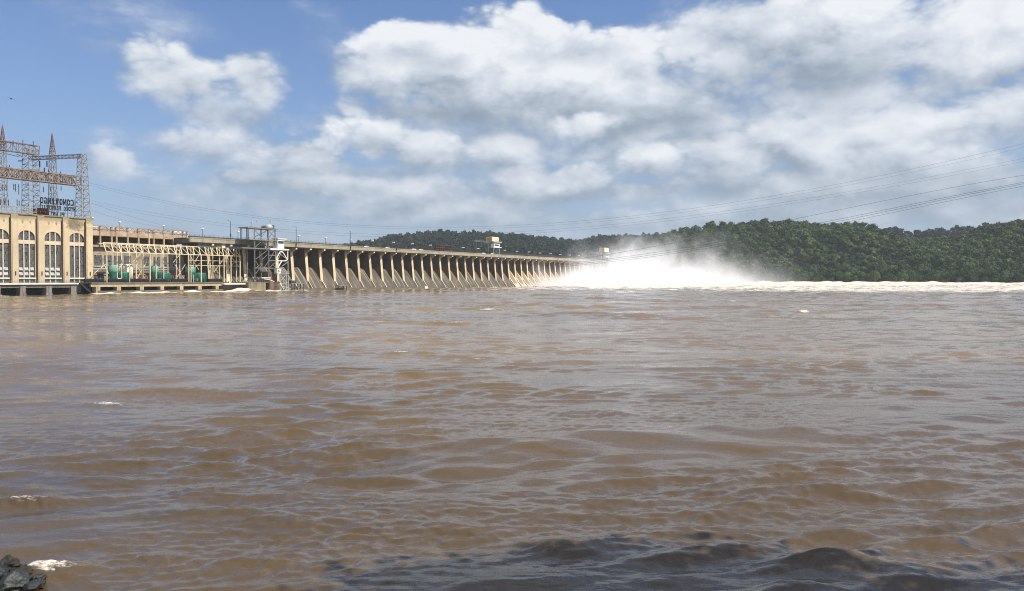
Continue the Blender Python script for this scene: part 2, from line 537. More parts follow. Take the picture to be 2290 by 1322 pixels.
def build_water():
    f32 = np.float32
    # columns: dense where the river opens before the viewer, coarser to the sides
    mid = np.linspace(-math.radians(33.5), math.radians(33.5), 1040)
    side = np.linspace(math.radians(33.5), math.radians(100), 110)[1:] 
    az = np.concatenate([-side[::-1], mid, side]).astype(f32)
    nr = 1700
    r = 13.0 * (8000.0 / 13.0) ** np.linspace(0, 1, nr)
    A, R = np.meshgrid(az, r.astype(f32))
    X = (R * np.sin(A)).astype(f32); Y = (R * np.cos(A)).astype(f32)
    H, DX, DY, CR = waves(X, Y, R)
    DX *= 0.68; DY *= 0.68
    lull = 1 - 0.5 * np.exp(-((X - 9.6) / 2.4) ** 2 - ((Y - 24.3) / 1.6) ** 2)      # a lull between two crests
    H *= lull; DX *= lull; DY *= lull
    # ---- foam: where the water really is white
    rng = np.random.default_rng(5)
    du, dw = X - P0[0], Y - P0[1]
    u = du * UX + dw * UY; v = -(du * WX + dw * WY)
    foam = np.zeros_like(X)
    # the tailrace below the open gates, thinning out downstream
    ff = smooth(Y - 0.32 * np.clip(X - 80, 0, 500), 520, 730) * smooth(X + 0.10 * (Y - 640), 20, 90)
    foam = np.maximum(foam, ff * 0.75)
    foam = np.maximum(foam, 0.64 * smooth(Y, 280, 560) * smooth(X, -60, 200))
    foam = np.maximum(foam, 0.56 * smooth(Y, 380, 640) * smooth(X, -140, 20))
    # white water along the foot of the power house deck, the tower pier and the chutes
    foot = np.exp(-((v - 13.0) / 6.5) ** 2) * smooth(u, -168, -140) * (1 - smooth(u, -6, 12))
    foam = np.maximum(foam, 0.98 * foot)
    H += 0.9 * foot * (0.6 + 0.4 * np.cos(u * 0.55) * np.cos(v * 0.5 + u * 0.2))
    H += 1.3 * np.exp(-((v - 13.0) / 5) ** 2 - ((u + 55) / 9) ** 2)
    base = np.exp(-((v - 11.5) / 4.0) ** 2) * smooth(u, -5, 10)
    foam = np.maximum(foam, 0.55 * base)
    # breaking crests
    brk = smooth(CR, 0.17, 0.30)
    foam = np.maximum(foam, 0.47 * brk * smooth(R, 26, 75))
    for (px, py, rx, ry, amt, hh) in [(100, 1278, 1.0, 0.55, 1.1, 0.30), (60, 1128, 1.5, 0.6, 0.9, 0.20), (360, 1250, 1.0, 0.5, 0.62, 0.12),
                                      (440, 1108, 1.6, 0.7, 0.5, 0.14), (510, 1150, 2.0, 0.5, 0.5, 0.08), (1800, 700, 1.5, 1.6, 0.95, 0.35),
                                      (235, 905, 1.6, 0.8, 0.95, 0.25), (545, 709, 1.0, 1.2, 0.8, 0.25), (690, 1170, 2.2, 0.4, 0.55, 0.05),
                                      (2250, 664, 4, 4.0, 0.9, 0.6), (2030, 668, 3, 3.0, 0.9, 0.5), (1640, 674, 2.5, 3.0, 0.85, 0.4), (1410, 653, 4, 4.0, 0.9, 0.5),
                                      (600, 1270, 1.6, 0.4, 0.5, 0.05), (2190, 792, 4, 0.8, 0.5, 0.2)]:
        q = world_at(px, py, 1.0)
        Yc = (CAM_H - 0.05) / ((py - HZ) / F); Xc = (px - 1145) / F * Yc
        g = np.exp(-((X - Xc) / rx) ** 2 - ((Y - Yc) / ry) ** 2)
        rag = sum(np.cos(X * rng.uniform(3, 16) * s_ + Y * rng.uniform(3, 16) + rng.uniform(0, 6)) for s_ in (1, -1, 1, -1, 1)) / 3.0
        near = max(1.0, Yc / 25.0)
        foam = np.maximum(foam, amt * (0.60 if Yc < 60 else 0.85) * g)
        H += hh * g * (1 + (0.16 * rag if Yc < 60 else 0))
    # shoals of long swell that stand out as brown faces in the photo
    for (px, py, rx, ry, hh, sk) in [(1090, 880, 3.6, 1.3, 0.30, -0.10), (1390, 925, 2.6, 1.0, 0.26, -0.1), (660, 745, 7.0, 2.4, 0.40, 0.0), (430, 1110, 2.6, 0.9, 0.26, -0.05),
                                     (1700, 1098, 4.2, 0.8, 0.26, -0.12), (1790, 962, 3.4, 1.2, 0.3, -0.1), (2180, 938, 3.6, 1.2, 0.32, -0.1), (2150, 792, 6.0, 1.8, 0.38, 0.0),
                                     (1230, 1225, 1.9, 0.6, 0.24, -0.22), (560, 1262, 2.6, 0.6, 0.2, 0.12), (760, 830, 5.0, 1.6, 0.30, 0.05), (2010, 915, 3.0, 1.0, 0.3, 0.0),
                                     (1600, 960, 2.6, 0.9, 0.26, -0.1), (1260, 830, 3.0, 1.2, 0.28, 0.0), (2240, 752, 6.0, 2.0, 0.4, 0.0), (1000, 1180, 2.4, 0.7, 0.2, -0.15),
                                     (500, 1010, 3.0, 0.9, 0.22, -0.1), (960, 1045, 3.0, 0.9, 0.22, -0.12), (620, 1170, 3.2, 0.7, 0.22, -0.14)]:
        Yc = CAM_H / ((py - HZ) / F); Xc = (px - 1145) / F * Yc
        yy = Y - Yc - sk * (X - Xc) * 2
        H += 0.42 * hh * np.exp(-((X - Xc) / rx) ** 2) * np.exp(-(yy / ry) ** 2) * (1 + 0.5 * np.cos((X - Xc) * 1.7) * np.exp(-(yy / ry) ** 2))
    # the sheet lies still and level where the banks hide it
    calm = 1 - smooth(R, 3000, 6000)
    H *= calm
    V = np.stack([X + DX * calm, Y + DY * calm, H], axis=-1).reshape(-1, 3)
    nc = len(az)
    i = np.arange(nr - 1)[:, None] * nc + np.arange(nc - 1)[None, :]
    faces = np.stack([i, i + 1, i + 1 + nc, i + nc], axis=-1).reshape(-1, 4)
    m, nt, b, out = new_mat('muddy_water')
    geo = nt.node('ShaderNodeNewGeometry').outputs['Position']
    px_, py_, pz_ = nt.sep(geo)
    flat = nt.com(px_, py_, 0.0)
    st = nt.com(nt.m('MULTIPLY', px_, 0.45), py_, 0.0)          # ripples run across the view of the current
    n1 = nt.noise(st, 2.6, 4, 0.6, 0.4)
    n2 = nt.noise(st, 9.0, 3, 0.6, 0.3)
    n3 = nt.noise(st, 0.55, 3, 0.6, 0.3)
    n4 = nt.noise(nt.com(nt.m('MULTIPLY', px_, 0.6), py_, 3.0), 0.17, 4, 0.6, 0.4)
    rough = nt.mapr(py_, 50.0, 420.0, 1.0, 2.4)                 # the river gets wilder towards the dam
    h1 = nt.m('ADD', nt.m('MULTIPLY', n1, 0.026), nt.m('MULTIPLY', n3, 0.075))
    h2 = nt.m('ADD', nt.m('MULTIPLY', n2, 0.012), nt.m('MULTIPLY', n4, nt.mapr(py_, 90.0, 420.0, 0.0, 0.32)))
    hgt = nt.m('ADD', nt.m('MULTIPLY', h1, rough), h2)
    bump = nt.node('ShaderNodeBump')
    bump.inputs['Strength'].default_value = 0.75
    bump.inputs['Distance'].default_value = 1.0
    nt.put(bump.inputs['Height'], hgt)
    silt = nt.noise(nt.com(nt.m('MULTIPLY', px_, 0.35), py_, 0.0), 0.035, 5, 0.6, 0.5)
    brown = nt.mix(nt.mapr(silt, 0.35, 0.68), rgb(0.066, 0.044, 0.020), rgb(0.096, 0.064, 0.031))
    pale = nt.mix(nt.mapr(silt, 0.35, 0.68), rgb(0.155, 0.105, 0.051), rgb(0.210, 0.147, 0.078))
    brown = nt.mix(nt.mapr(nt.m('ADD', py_, nt.m('MULTIPLY', silt, 30.0)), 38.0, 120.0), brown, pale)   # dimmer light near the bank put into the brown, paler farther out
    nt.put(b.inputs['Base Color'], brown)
    b.inputs['Roughness'].default_value = 0.065
    b.inputs['IOR'].default_value = 1.46
    b.inputs['Specular IOR Level'].default_value = 0.5
    nt.put(b.inputs['Normal'], bump.outputs[0])
    fa = nt.node('ShaderNodeAttribute', attribute_name='foam').outputs['Fac']
    fn1 = nt.noise(nt.com(nt.m('MULTIPLY', px_, 0.6), py_, 0.0), 1.1, 7, 0.68, 0.6)
    fn2 = nt.noise(nt.com(nt.m('MULTIPLY', px_, 0.5), py_, pz_), 0.16, 6, 0.62, 0.8)
    fn3 = nt.noise(nt.com(nt.m('MULTIPLY', px_, 0.7), py_, pz_), 7.0, 6, 0.7, 0.5)
    fnn = nt.m('ADD', nt.m('ADD', nt.m('MULTIPLY', fn1, 0.22), nt.m('MULTIPLY', fn2, 0.48)), nt.m('MULTIPLY', fn3, 0.30))
    thr = nt.m('SUBTRACT', 0.755, nt.m('MULTIPLY', fa, 0.42))
    fm = nt.mapr(nt.m('SUBTRACT', fnn, thr), -0.05, 0.05)
    fm = nt.m('MULTIPLY', fm, nt.mapr(fa, 0.02, 0.12))
    foamb = nt.node('ShaderNodeBsdfPrincipled')
    nt.put(foamb.inputs['Base Color'], nt.mix(nt.mapr(nt.m('MULTIPLY', nt.m('ADD', fn1, fn3), 0.5), 0.36, 0.60), rgb(0.42, 0.34, 0.25), rgb(0.80, 0.75, 0.66)))
    foamb.inputs['Roughness'].default_value = 0.9
    foamb.inputs['Specular IOR Level'].default_value = 0.1
    b2 = nt.node('ShaderNodeBump'); b2.inputs['Strength'].default_value = 0.7; b2.inputs['Distance'].default_value = 0.6
    nt.put(b2.inputs['Height'], fn1); nt.put(foamb.inputs['Normal'], b2.outputs[0])
    mx = nt.node('ShaderNodeMixShader')
    nt.put(mx.inputs[0], fm)
    m.node_tree.links.new(b.outputs[0], mx.inputs[1]); m.node_tree.links.new(foamb.outputs[0], mx.inputs[2])
    m.node_tree.links.new(mx.outputs[0], out.inputs[0])
    o = np_mesh('water', V, faces, m, smooth=True, attrs={'foam': foam.reshape(-1)})
    tag(o, kind='structure')
    return o

water = build_water()
# ------------------------------------------------------------------ wooded hills beyond the river and the near bank
S0 = np.array([173.0, 1155.0]); SD = np.array([0.8894, -0.4571])   # the far bank runs downstream from the end of the dam

def shore_Y(px):
    t = (px - 1145.0) / F
    k = (t * S0[1] - S0[0]) / (SD[0] - t * SD[1])
    return S0[1] + SD[1] * k

def hill_mesh(pxs, sky_px, sky_py, base_fn, depth_fn, treeh, nk=26, seed=1, floor=-2.0, shape=0.85):
    """terrain strip: columns seen along the skyline, rows from the shore over the crest and down behind"""
    pxs = np.asarray(pxs, float)
    py = np.interp(pxs, sky_px, sky_py)
    ks = np.concatenate([np.linspace(0, 1, nk), np.linspace(1.1, 1.9, 7)])
    P = np.zeros((len(ks), len(pxs), 3))
    for j, px in enumerate(pxs):
        y0 = base_fn(px); d = depth_fn(px)
        yc = y0 + d
        zc = CAM_H + (HZ - py[j]) / F * yc - treeh
        for i, k in enumerate(ks):
            y = y0 + d * k
            x = (px - 1145.0) / F * y
            if k <= 1:
                s = k ** shape
                z = floor + (zc - floor) * (0.55 * s + 0.45 * s * s * (3 - 2 * s))
                amp = 15.0 * math.sin(math.pi * min(1, k)) 
            else:
                z = zc * (1 - 0.55 * (k - 1)); amp = 2.0
            nz = mnoise.noise((x * 0.007, y * 0.007, seed * 3.1)) + 0.5 * mnoise.noise((x * 0.018, y * 0.018, seed * 1.7))
            P[i, j] = (x, y, z + amp * nz)
    return P

def grid_faces(ni, nj):
    a = np.arange(ni - 1)[:, None] * nj + np.arange(nj - 1)[None, :]
    return np.stack([a, a + 1, a + 1 + nj, a + nj], -1).reshape(-1, 4)

m_soil = simple('forest_floor', (0.030, 0.045, 0.018), 0.95, 0, 0.4, 0.05)
RIGHT_SKY = ([1340, 1400, 1440, 1460, 1480, 1500, 1530, 1560, 1600, 1650, 1700, 1750, 1800, 1850, 1890, 1930, 1960, 1990, 2020, 2052, 2080, 2100, 2139, 2170, 2209, 2240, 2259, 2290, 2400, 2800],
             [588, 563, 541, 528, 519, 511, 505, 501, 496, 493, 489, 488, 490, 494, 491, 495, 502, 511, 522, 532, 529, 526, 519, 511, 503, 494, 490, 487, 480, 492])
LEFT_SKY = ([640, 700, 760, 800, 830, 870, 905, 950, 1000, 1045, 1090, 1150, 1200, 1240, 1285, 1310, 1340, 1400, 1450, 1480, 1540, 1600],
            [572, 560, 549, 542, 537, 530, 524, 521, 518, 521, 519, 524, 529, 535, 537, 533, 529, 527, 525, 526, 532, 545])
BACK_SKY = ([1880, 1930, 1985, 2016, 2078, 2111, 2153, 2200, 2260, 2400], [520, 512, 509, 510, 514, 513, 507, 500, 497, 500])

PR = hill_mesh(np.linspace(1340, 2800, 150), *RIGHT_SKY, lambda p: shore_Y(p), lambda p: 250.0, 17.0, seed=1)
PL = hill_mesh(np.linspace(640, 1600, 90), *LEFT_SKY, lambda p: 1330.0, lambda p: 620.0 - 0.12 * (p - 700), 13.0, seed=2)
PB = hill_mesh(np.linspace(1880, 2400, 40), *BACK_SKY, lambda p: 1350.0, lambda p: 420.0, 15.0, seed=3)
for nm, P in (('hills', PR), ('hills', PL), ('hills', PB)):
    o = np_mesh(nm, P.reshape(-1, 3), grid_faces(P.shape[0], P.shape[1]), m_soil, smooth=True)
    tag(o, kind='structure')

# ---- broadleaf trees: a knobbly inner mass of shade and many leafy sprays over it
def leaf_mat(name, dark, lite):
    m, nt, b, out = new_mat(name)
    tc = nt.node('ShaderNodeTexCoord').outputs['Object']
    oi = nt.node('ShaderNodeObjectInfo').outputs['Random']
    geo = nt.node('ShaderNodeNewGeometry').outputs['Position']
    n = nt.noise(geo, 0.11, 4, 0.6)
    n2 = nt.noise(geo, 0.9, 3, 0.6)
    f = nt.m('ADD', nt.m('MULTIPLY', nt.mapr(n, 0.32, 0.68), 0.62), nt.m('MULTIPLY', nt.mapr(n2, 0.3, 0.7), 0.38))
    nt.put(b.inputs['Base Color'], nt.mix(f, rgb(*dark), rgb(*lite)))
    b.inputs['Roughness'].default_value = 0.75
    b.inputs['Specular IOR Level'].default_value = 0.15
    return m
m_leaf = [leaf_mat('leaves_deep', (0.017, 0.042, 0.015), (0.044, 0.078, 0.022)),
          leaf_mat('leaves_mid', (0.027, 0.060, 0.016), (0.065, 0.105, 0.027)),
          leaf_mat('leaves_light', (0.046, 0.087, 0.022), (0.104, 0.142, 0.040))]
m_far = [leaf_mat('far_shaded_leaves_deep', (0.006, 0.017, 0.011), (0.014, 0.029, 0.015)),  # cloud shadow on the far hills is put into these darker leaf colours
         leaf_mat('far_shaded_leaves_mid', (0.008, 0.022, 0.012), (0.019, 0.038, 0.016)),
         leaf_mat('far_shaded_leaves_light', (0.012, 0.029, 0.013), (0.026, 0.047, 0.018))]
m_bark = simple('bark', (0.11, 0.085, 0.06), 0.9, 0, 0.35, 1.5)

def crown_arrays(rng, h, rad, nlobe, nleaf, size, inner=True):
    """quads of foliage sprays over several uneven lobes; base of the tree at z=0"""
    vs = []; fs = []
    lob = []
    for i in range(nlobe):
        a = rng.uniform(0, 6.283); q = rng.uniform(0.15, 0.62) * rad
        z = h * rng.uniform(0.45, 0.84)
        if i == 0: a, q, z = 0, 0, h * 0.72
        lob.append((q * math.cos(a), q * math.sin(a), z, rad * rng.uniform(0.42, 0.70), rad * rng.uniform(0.36, 0.58)))
    # inner mass
    ico_v, ico_f = ICO
    for (x, y, z, r, rz) in (lob if inner else []):
        o = len(vs)
        for v in ico_v:
            k = 0.80 + 0.22 * rng.uniform(-1, 1)
            vs.append((x + v[0] * r * k, y + v[1] * r * k, z + v[2] * rz * k))
        fs += [(a + o, b + o, c + o, c + o) for a, b, c in ico_f]
    for i in range(nleaf):
        x, y, z, r, rz = lob[rng.integers(nlobe)]
        d = rng.normal(size=3); d[2] += 0.35; d /= np.linalg.norm(d)
        k = rng.uniform(0.78, 1.16) if inner else abs(rng.normal(0.75, 0.28))
        c = np.array([x + d[0] * r * k, y + d[1] * r * k, z + d[2] * rz * k])
        n = d + rng.normal(0, 0.55, 3); n /= np.linalg.norm(n)
        t = np.cross(n, rng.normal(size=3)); t /= np.linalg.norm(t) + 1e-9
        bt = np.cross(n, t)
        s = size * rng.uniform(0.6, 1.5)
        o = len(vs)
        for e, g in ((-1, -0.55), (0.25, -0.8), (1, 0.45), (-0.3, 0.75)):
            vs.append(tuple(c + t * (e * s) + bt * (g * s)))
        fs.append((o, o + 1, o + 2, o + 3))
    return np.array(vs), fs

_b = bmesh.new(); bmesh.ops.create_icosphere(_b, subdivisions=2, radius=1.0)
ICO = ([tuple(v.co) for v in _b.verts], [tuple(v.index for v in f.verts) for f in _b.faces]); _b.free()
_b = bmesh.new(); bmesh.ops.create_icosphere(_b, subdivisions=1, radius=1.0)
ICO1 = ([tuple(v.co) for v in _b.verts], [tuple(v.index for v in f.verts) for f in _b.faces]); _b.free()

def face_list_mesh(name, vs, fs, mat):
    me = bpy.data.meshes.new(name)
    me.from_pydata([tuple(v) for v in vs], [], [f if f[2] != f[3] else f[:3] for f in fs])
    me.update(); me.materials.append(mat)
    return me

def trunk_mb(h, r, lean, rng):
    mb = MB()
    p = Vector((0, 0, -1.0)); top = Vector((lean[0], lean[1], h * 0.62))
    mid = p.lerp(top, 0.5) + Vector((rng.uniform(-.3, .3), rng.uniform(-.3, .3), 0))
    mb.bar(p, mid, r, 8, r * 0.75); mb.bar(mid, top, r * 0.75, 8, r * 0.35)
    for i in range(5):
        a = rng.uniform(0, 6.28); z = h * rng.uniform(0.32, 0.55)
        q = mid.lerp(top, (z / h - 0.3) / 0.35)
        mb.bar(q, q + Vector((math.cos(a) * h * 0.2, math.sin(a) * h * 0.2, h * 0.16)), r * 0.34, 5, r * 0.12)
    return mb

rngT = np.random.default_rng(21)
TREE_KIND = []
for k in range(9):
    h = [15, 17, 13, 18, 14, 16, 12.5, 16.5, 14.5][k]; rad = [6.4, 7.0, 6.0, 7.4, 6.6, 6.2, 5.6, 7.6, 5.8][k]
    vs, fs = crown_arrays(rngT, h, rad, 7, 620, 0.72)
    crown = face_list_mesh('crown', vs, fs, m_leaf[k % 3])
    tm = trunk_mb(h, 0.34, (0.2, 0.1), rngT)
    tme = bpy.data.meshes.new('trunk'); tme.from_pydata([tuple(v) for v in tm.v], [], tm.f); tme.update(); tme.materials.append(m_bark)
    TREE_KIND.append((crown, tme))

def plant_spots(P, spacing, rng):
    """tree places scattered over a terrain strip"""
    ni, nj = P.shape[:2]
    out = []
    for i in range(ni - 1):
        for j in range(nj - 1):
            a, b, c, d = P[i, j], P[i, j + 1], P[i + 1, j + 1], P[i + 1, j]
            area = 0.5 * abs((c[0] - a[0]) * (d[1] - b[1]) - (c[1] - a[1]) * (d[0] - b[0]))
            n = rng.poisson(area / spacing ** 2)
            for _ in range(n):
                s, t = rng.uniform(), rng.uniform()
                p = (a * (1 - s) + b * s) * (1 - t) + (d * (1 - s) + c * s) * t
                out.append((p[0], p[1], p[2], i, j))
    return out

def in_view(x, y):
    return abs(x / y) < 0.66

spR = [p for p in plant_spots(PR[:29], 7.3, rngT) if in_view(p[0], p[1])]
spL = [p for p in plant_spots(PL[:29], 9.0, rngT) if in_view(p[0], p[1])]
spB = [p for p in plant_spots(PB[:29], 11.0, rngT) if in_view(p[0], p[1])]
# the nearest trees of the right hand hillside stand as trees of their own
spR.sort(key=lambda p: p[3] * 100 + (p[1]) * 0.02)
near = [p for p in spR if (p[0] / p[1]) * F + 1145 > 1560][:290]
nearset = set(id(p) for p in near)
TREE_LAB = [('deep green broadleaf tree in the lowest rows of the wood along the far bank', 'deep green trees of the far bank'),
            ('mid green broadleaf tree in the lowest rows of the wood along the far bank', 'mid green trees of the far bank'),
            ('light yellowish green broadleaf tree in the lowest rows of the wood along the far bank', 'light green trees of the far bank')]
for n, p in enumerate(near):
    k = int(rngT.integers(9))
    crown, tme = TREE_KIND[k]
    t = bpy.data.objects.new('broadleaf_tree', None); COL.objects.link(t)
    s = rngT.choice([0.65, 0.8, 0.95, 1.15]) * rngT.uniform(0.85, 1.15)
    t.location = (p[0], p[1], max(p[2], -0.5)); t.rotation_euler = (0, 0, rngT.uniform(0, 6.28)); t.scale = (s, s, s * rngT.uniform(0.88, 1.12))
    lab, grp = TREE_LAB[k % 3]
    tag(t, lab, 'tree', grp)
    for nm, me in (('crown', crown), ('trunk', tme)):
        c = bpy.data.objects.new(nm, me); COL.objects.link(c); c.parent = t

# everything behind them reads as one mass of woodland
def wood(spots, rng, nleaf, size, name, smin=0.6, smax=1.2, mats=None):
    protos = []
    global ICO
    keep = ICO; ICO = ICO1
    for k in range(12):
        vs, fs = crown_arrays(rng, rng.uniform(13, 17), rng.uniform(5.6, 7.4), 5, nleaf, size)
        protos.append((vs, np.array([f for f in fs])))
    ICO = keep
    AV = [[], [], []]; AF = [[], [], []]; off = [0, 0, 0]
    for (x, y, z, i, j) in spots:
        vs, fs = protos[rng.integers(12)]
        s = smin + (smax - smin) * rng.uniform() ** 1.6; a = rng.uniform(0, 6.28)
        R = np.array([[math.cos(a), -math.sin(a), 0], [math.sin(a), math.cos(a), 0], [0, 0, 1]])
        v = (vs * (s, s, s * rng.uniform(0.85, 1.1))) @ R.T + (x, y, z)
        nz = mnoise.noise((x * 0.011, y * 0.011, 4.0)) + rng.normal(0, 0.42)
        g = 0 if nz < -0.12 else (1 if nz < 0.30 else 2)
        AV[g].append(v); AF[g].append(fs + off[g]); off[g] += len(v)
    V = np.concatenate([q for g in AV for q in g])
    fac = []; mi = []; o = 0
    for g in range(3):
        if AF[g]:
            f = np.concatenate(AF[g]) + o
            fac.append(f); mi.append(np.full(len(f), g, dtype=np.int32))
        o += off[g]
    Fc = np.concatenate(fac); MI = np.concatenate(mi)
    tri = Fc[:, 2] == Fc[:, 3]
    me = bpy.data.meshes.new(name)
    me.vertices.add(len(V)); me.vertices.foreach_set('co', V.astype(np.float32).ravel())
    cnt = np.where(tri, 3, 4)
    start = np.concatenate([[0], np.cumsum(cnt)[:-1]])
    mask = np.ones(Fc.shape, bool); mask[tri, 3] = False
    me.loops.add(int(cnt.sum())); me.loops.foreach_set('vertex_index', Fc[mask].astype(np.int32))
    me.polygons.add(len(Fc)); me.polygons.foreach_set('loop_start', start.astype(np.int32))
    for mm in (mats or m_leaf): me.materials.append(mm)
    me.polygons.foreach_set('material_index', MI)
    me.update(calc_edges=True)
    ob = bpy.data.objects.new(name, me); COL.objects.link(ob)
    return tag(ob, kind='stuff')

wood([p for p in spR if id(p) not in nearset], rngT, 170, 0.85, 'woodland')
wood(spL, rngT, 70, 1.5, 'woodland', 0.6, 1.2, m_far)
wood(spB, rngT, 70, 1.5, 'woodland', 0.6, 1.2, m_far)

# ---- the near bank the viewer stands on, and the tall trees on it that shade the water's edge
m_bank = simple('bank_soil', (0.13, 0.10, 0.06), 0.95, 0, 0.4, 0.8)
bx = np.linspace(-90, 90, 61); by = np.linspace(-80, 22, 52)
BX, BY = np.meshgrid(bx, by)
edge = 14.0 + 4.0 * smooth(-BX, 11.5, 17.0) + 1.5 * smooth(BX, 16, 26)
BZ = np.clip((edge - BY) * 0.52, -2.5, 5.6) + 0.15 * np.sin(BX * 1.3) * np.cos(BY * 1.1)
o = np_mesh('river_bank', np.stack([BX, BY, BZ], -1).reshape(-1, 3), grid_faces(52, 61), m_bank, smooth=True)
tag(o, kind='structure')
for n, (x, y, h, rad, seed, lab) in enumerate([
        (16.0, 15.4, 25, 4.6, 5, 'tall leafy tree on the near bank just right of the view'),
        (28.0, 14.6, 23, 4.8, 6, 'tall leafy tree on the near bank far right of the view'),
        (20.5, 12.8, 24, 4.6, 7, 'tall leafy tree behind the others on the near bank')]):
    r = np.random.default_rng(seed)
    vs, fs = crown_arrays(r, h, rad, 11, 6000, 0.25, False)
    vs[:, 2] = np.where(vs[:, 2] < h * 0.60, h * 0.60 + (vs[:, 2] - h * 0.60) * 0.3, vs[:, 2])
    t = bpy.data.objects.new('shade_tree', None); COL.objects.link(t)
    t.location = (x, y, 0.4)
    tag(t, lab, 'tree')
    c = bpy.data.objects.new('crown', face_list_mesh('crown', vs, fs, m_leaf[1])); COL.objects.link(c); c.parent = t
    tm = trunk_mb(h, 0.45, (-0.5, 0.5), r); tm.build('trunk', m_bark, t)
# ------------------------------------------------------------------ materials of the works
m_conc = concrete('pier_concrete', (0.68, 0.555, 0.37), (0.40, 0.31, 0.20), 0.22, 0.8, patch=(0.22, 0.17, 0.12), patch_amt=0.35)
m_deckc = concrete('deck_concrete', (0.35, 0.315, 0.235), (0.17, 0.15, 0.11), 0.16, 1.2, patch=(0.30, 0.28, 0.13), patch_amt=0.5)
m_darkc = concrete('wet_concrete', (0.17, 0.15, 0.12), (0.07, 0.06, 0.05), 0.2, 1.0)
m_pale = simple('pale_concrete', (0.62, 0.58, 0.50), 0.85, 0, 0.15, 0.4)
m_gate = simple('gate_steel', (0.125, 0.104, 0.086), 0.6, 0.2, 0.4, 0.3)
m_steel = simple('grey_steel', (0.215, 0.22, 0.22), 0.5, 0.2, 0.2, 0.8, spec=0.4)
m_galv = simple('pale_galvanised_steel', (0.42, 0.43, 0.42), 0.45, 0.1, 0.15, 0.8)
m_darksteel = simple('dark_steel', (0.055, 0.050, 0.048), 0.6, 0.2, 0.3, 0.8)
m_rust = simple('rusty_lattice_steel', (0.27, 0.225, 0.185), 0.8, 0.1, 0.3, 0.6, c2=(0.15, 0.10, 0.07))
m_lattice = simple('weathered_lattice_steel', (0.30, 0.285, 0.26), 0.65, 0.2, 0.25, 0.5, c2=(0.24, 0.21, 0.18))
m_redpaint = simple('faded_red_paint', (0.21, 0.125, 0.105), 0.7, 0, 0.3, 0.6)
m_cream = simple('cream_painted_steel', (0.66, 0.57, 0.38), 0.6, 0, 0.18, 0.5)
m_white = simple('white_paint', (0.80, 0.79, 0.75), 0.5, 0, 0.08, 0.6)
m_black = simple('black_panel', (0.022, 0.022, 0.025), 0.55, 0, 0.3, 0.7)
m_glass = simple('dark_glass', (0.030, 0.034, 0.036), 0.12, 0, 0.3, 0.8, spec=0.6)

# spillway faces: long stains that run down the slope, each bay its own tone
def chute_mat():
    m, nt, b, out = new_mat('stained_spillway_face')
    tc = nt.node('ShaderNodeTexCoord').outputs['Object']
    x, y, z = nt.sep(tc)
    rnd = nt.node('ShaderNodeObjectInfo').outputs['Random']
    sh = nt.m('MULTIPLY', rnd, 57.0)
    run = nt.com(nt.m('ADD', x, sh), nt.m('MULTIPLY', y, 0.03), nt.m('MULTIPLY', z, 0.03))
    n1 = nt.noise(run, 0.75, 4, 0.6)
    n2 = nt.noise(run, 2.6, 3, 0.6)
    n3 = nt.noise(tc, 0.5, 5, 0.65)
    tone = nt.node('ShaderNodeValToRGB'); nt.put(tone.inputs[0], rnd)
    r = tone.color_ramp
    r.interpolation = 'CONSTANT'
    r.elements[0].position = 0; r.elements[0].color = (0.072, 0.058, 0.040, 1)
    r.elements[1].position = 0.22; r.elements[1].color = (0.050, 0.054, 0.040, 1)
    for p, c in ((0.45, (0.095, 0.072, 0.047, 1)), (0.62, (0.065, 0.060, 0.044, 1)), (0.8, (0.085, 0.068, 0.048, 1))):
        q = r.elements.new(p); q.color = c
    c = nt.mix(nt.mapr(n1, 0.40, 0.60), tone.outputs[0], rgb(0.030, 0.030, 0.024))
    c = nt.mix(nt.m('MULTIPLY', nt.mapr(n1, 0.55, 0.60), 0.9), c, rgb(0.38, 0.30, 0.19))
    c = nt.mix(nt.m('MULTIPLY', nt.mapr(n2, 0.54, 0.60), 0.6), c, rgb(0.22, 0.175, 0.115))
    c = nt.mix(nt.m('MULTIPLY', nt.mapr(n3, 0.45, 0.75), 0.35), c, rgb(0.06, 0.055, 0.045))
    nt.put(b.inputs['Base Color'], c)
    b.inputs['Roughness'].default_value = 0.6
    b.inputs['Specular IOR Level'].default_value = 0.35
    return m
m_chute = chute_mat()

m_side = concrete('stained_shaded_concrete', (0.175, 0.135, 0.092), (0.060, 0.047, 0.035), 0.16, 1.0, patch=(0.20, 0.15, 0.095), patch_amt=0.35)  # darker copy for the pier sides: stains, plus bay shade put into the colour
def flow_mat():
    m, nt, b, out = new_mat('falling_muddy_water')
    tc = nt.node('ShaderNodeTexCoord').outputs['Object']
    x, y, z = nt.sep(tc)
    rnd = nt.node('ShaderNodeObjectInfo').outputs['Random']
    xx = nt.m('ADD', x, nt.m('MULTIPLY', rnd, 40.0))
    run = nt.com(xx, nt.m('MULTIPLY', y, 0.10), nt.m('MULTIPLY', z, 0.10))
    n = nt.noise(run, 0.9, 6, 0.65, 0.6)
    edge = nt.m('ABSOLUTE', nt.m('DIVIDE', nt.m('SUBTRACT', x, 5.8), 5.8))
    f = nt.m('ADD', nt.m('MULTIPLY', nt.mapr(edge, 0.55, 1.0), 0.60), nt.m('SUBTRACT', n, 0.25))
    f = nt.m('ADD', f, nt.m('MULTIPLY', nt.mapr(z, 7.0, 1.0), 0.26))
    c = nt.mix(nt.mapr(f, 0.40, 0.70), rgb(0.26, 0.175, 0.10), rgb(0.86, 0.78, 0.62))
    nt.put(b.inputs['Base Color'], c)
    b.inputs['Roughness'].default_value = 0.45
    return m
m_flow = flow_mat()

# ------------------------------------------------------------------ the spillway dam
NB0, NB1 = -5, 50
ZDECK = 29.6                        # road surface
dam_t = Thing('spillway_dam', 'long concrete spillway dam of many bays between tall piers, road along its top', 'dam', (0, 0, 0))

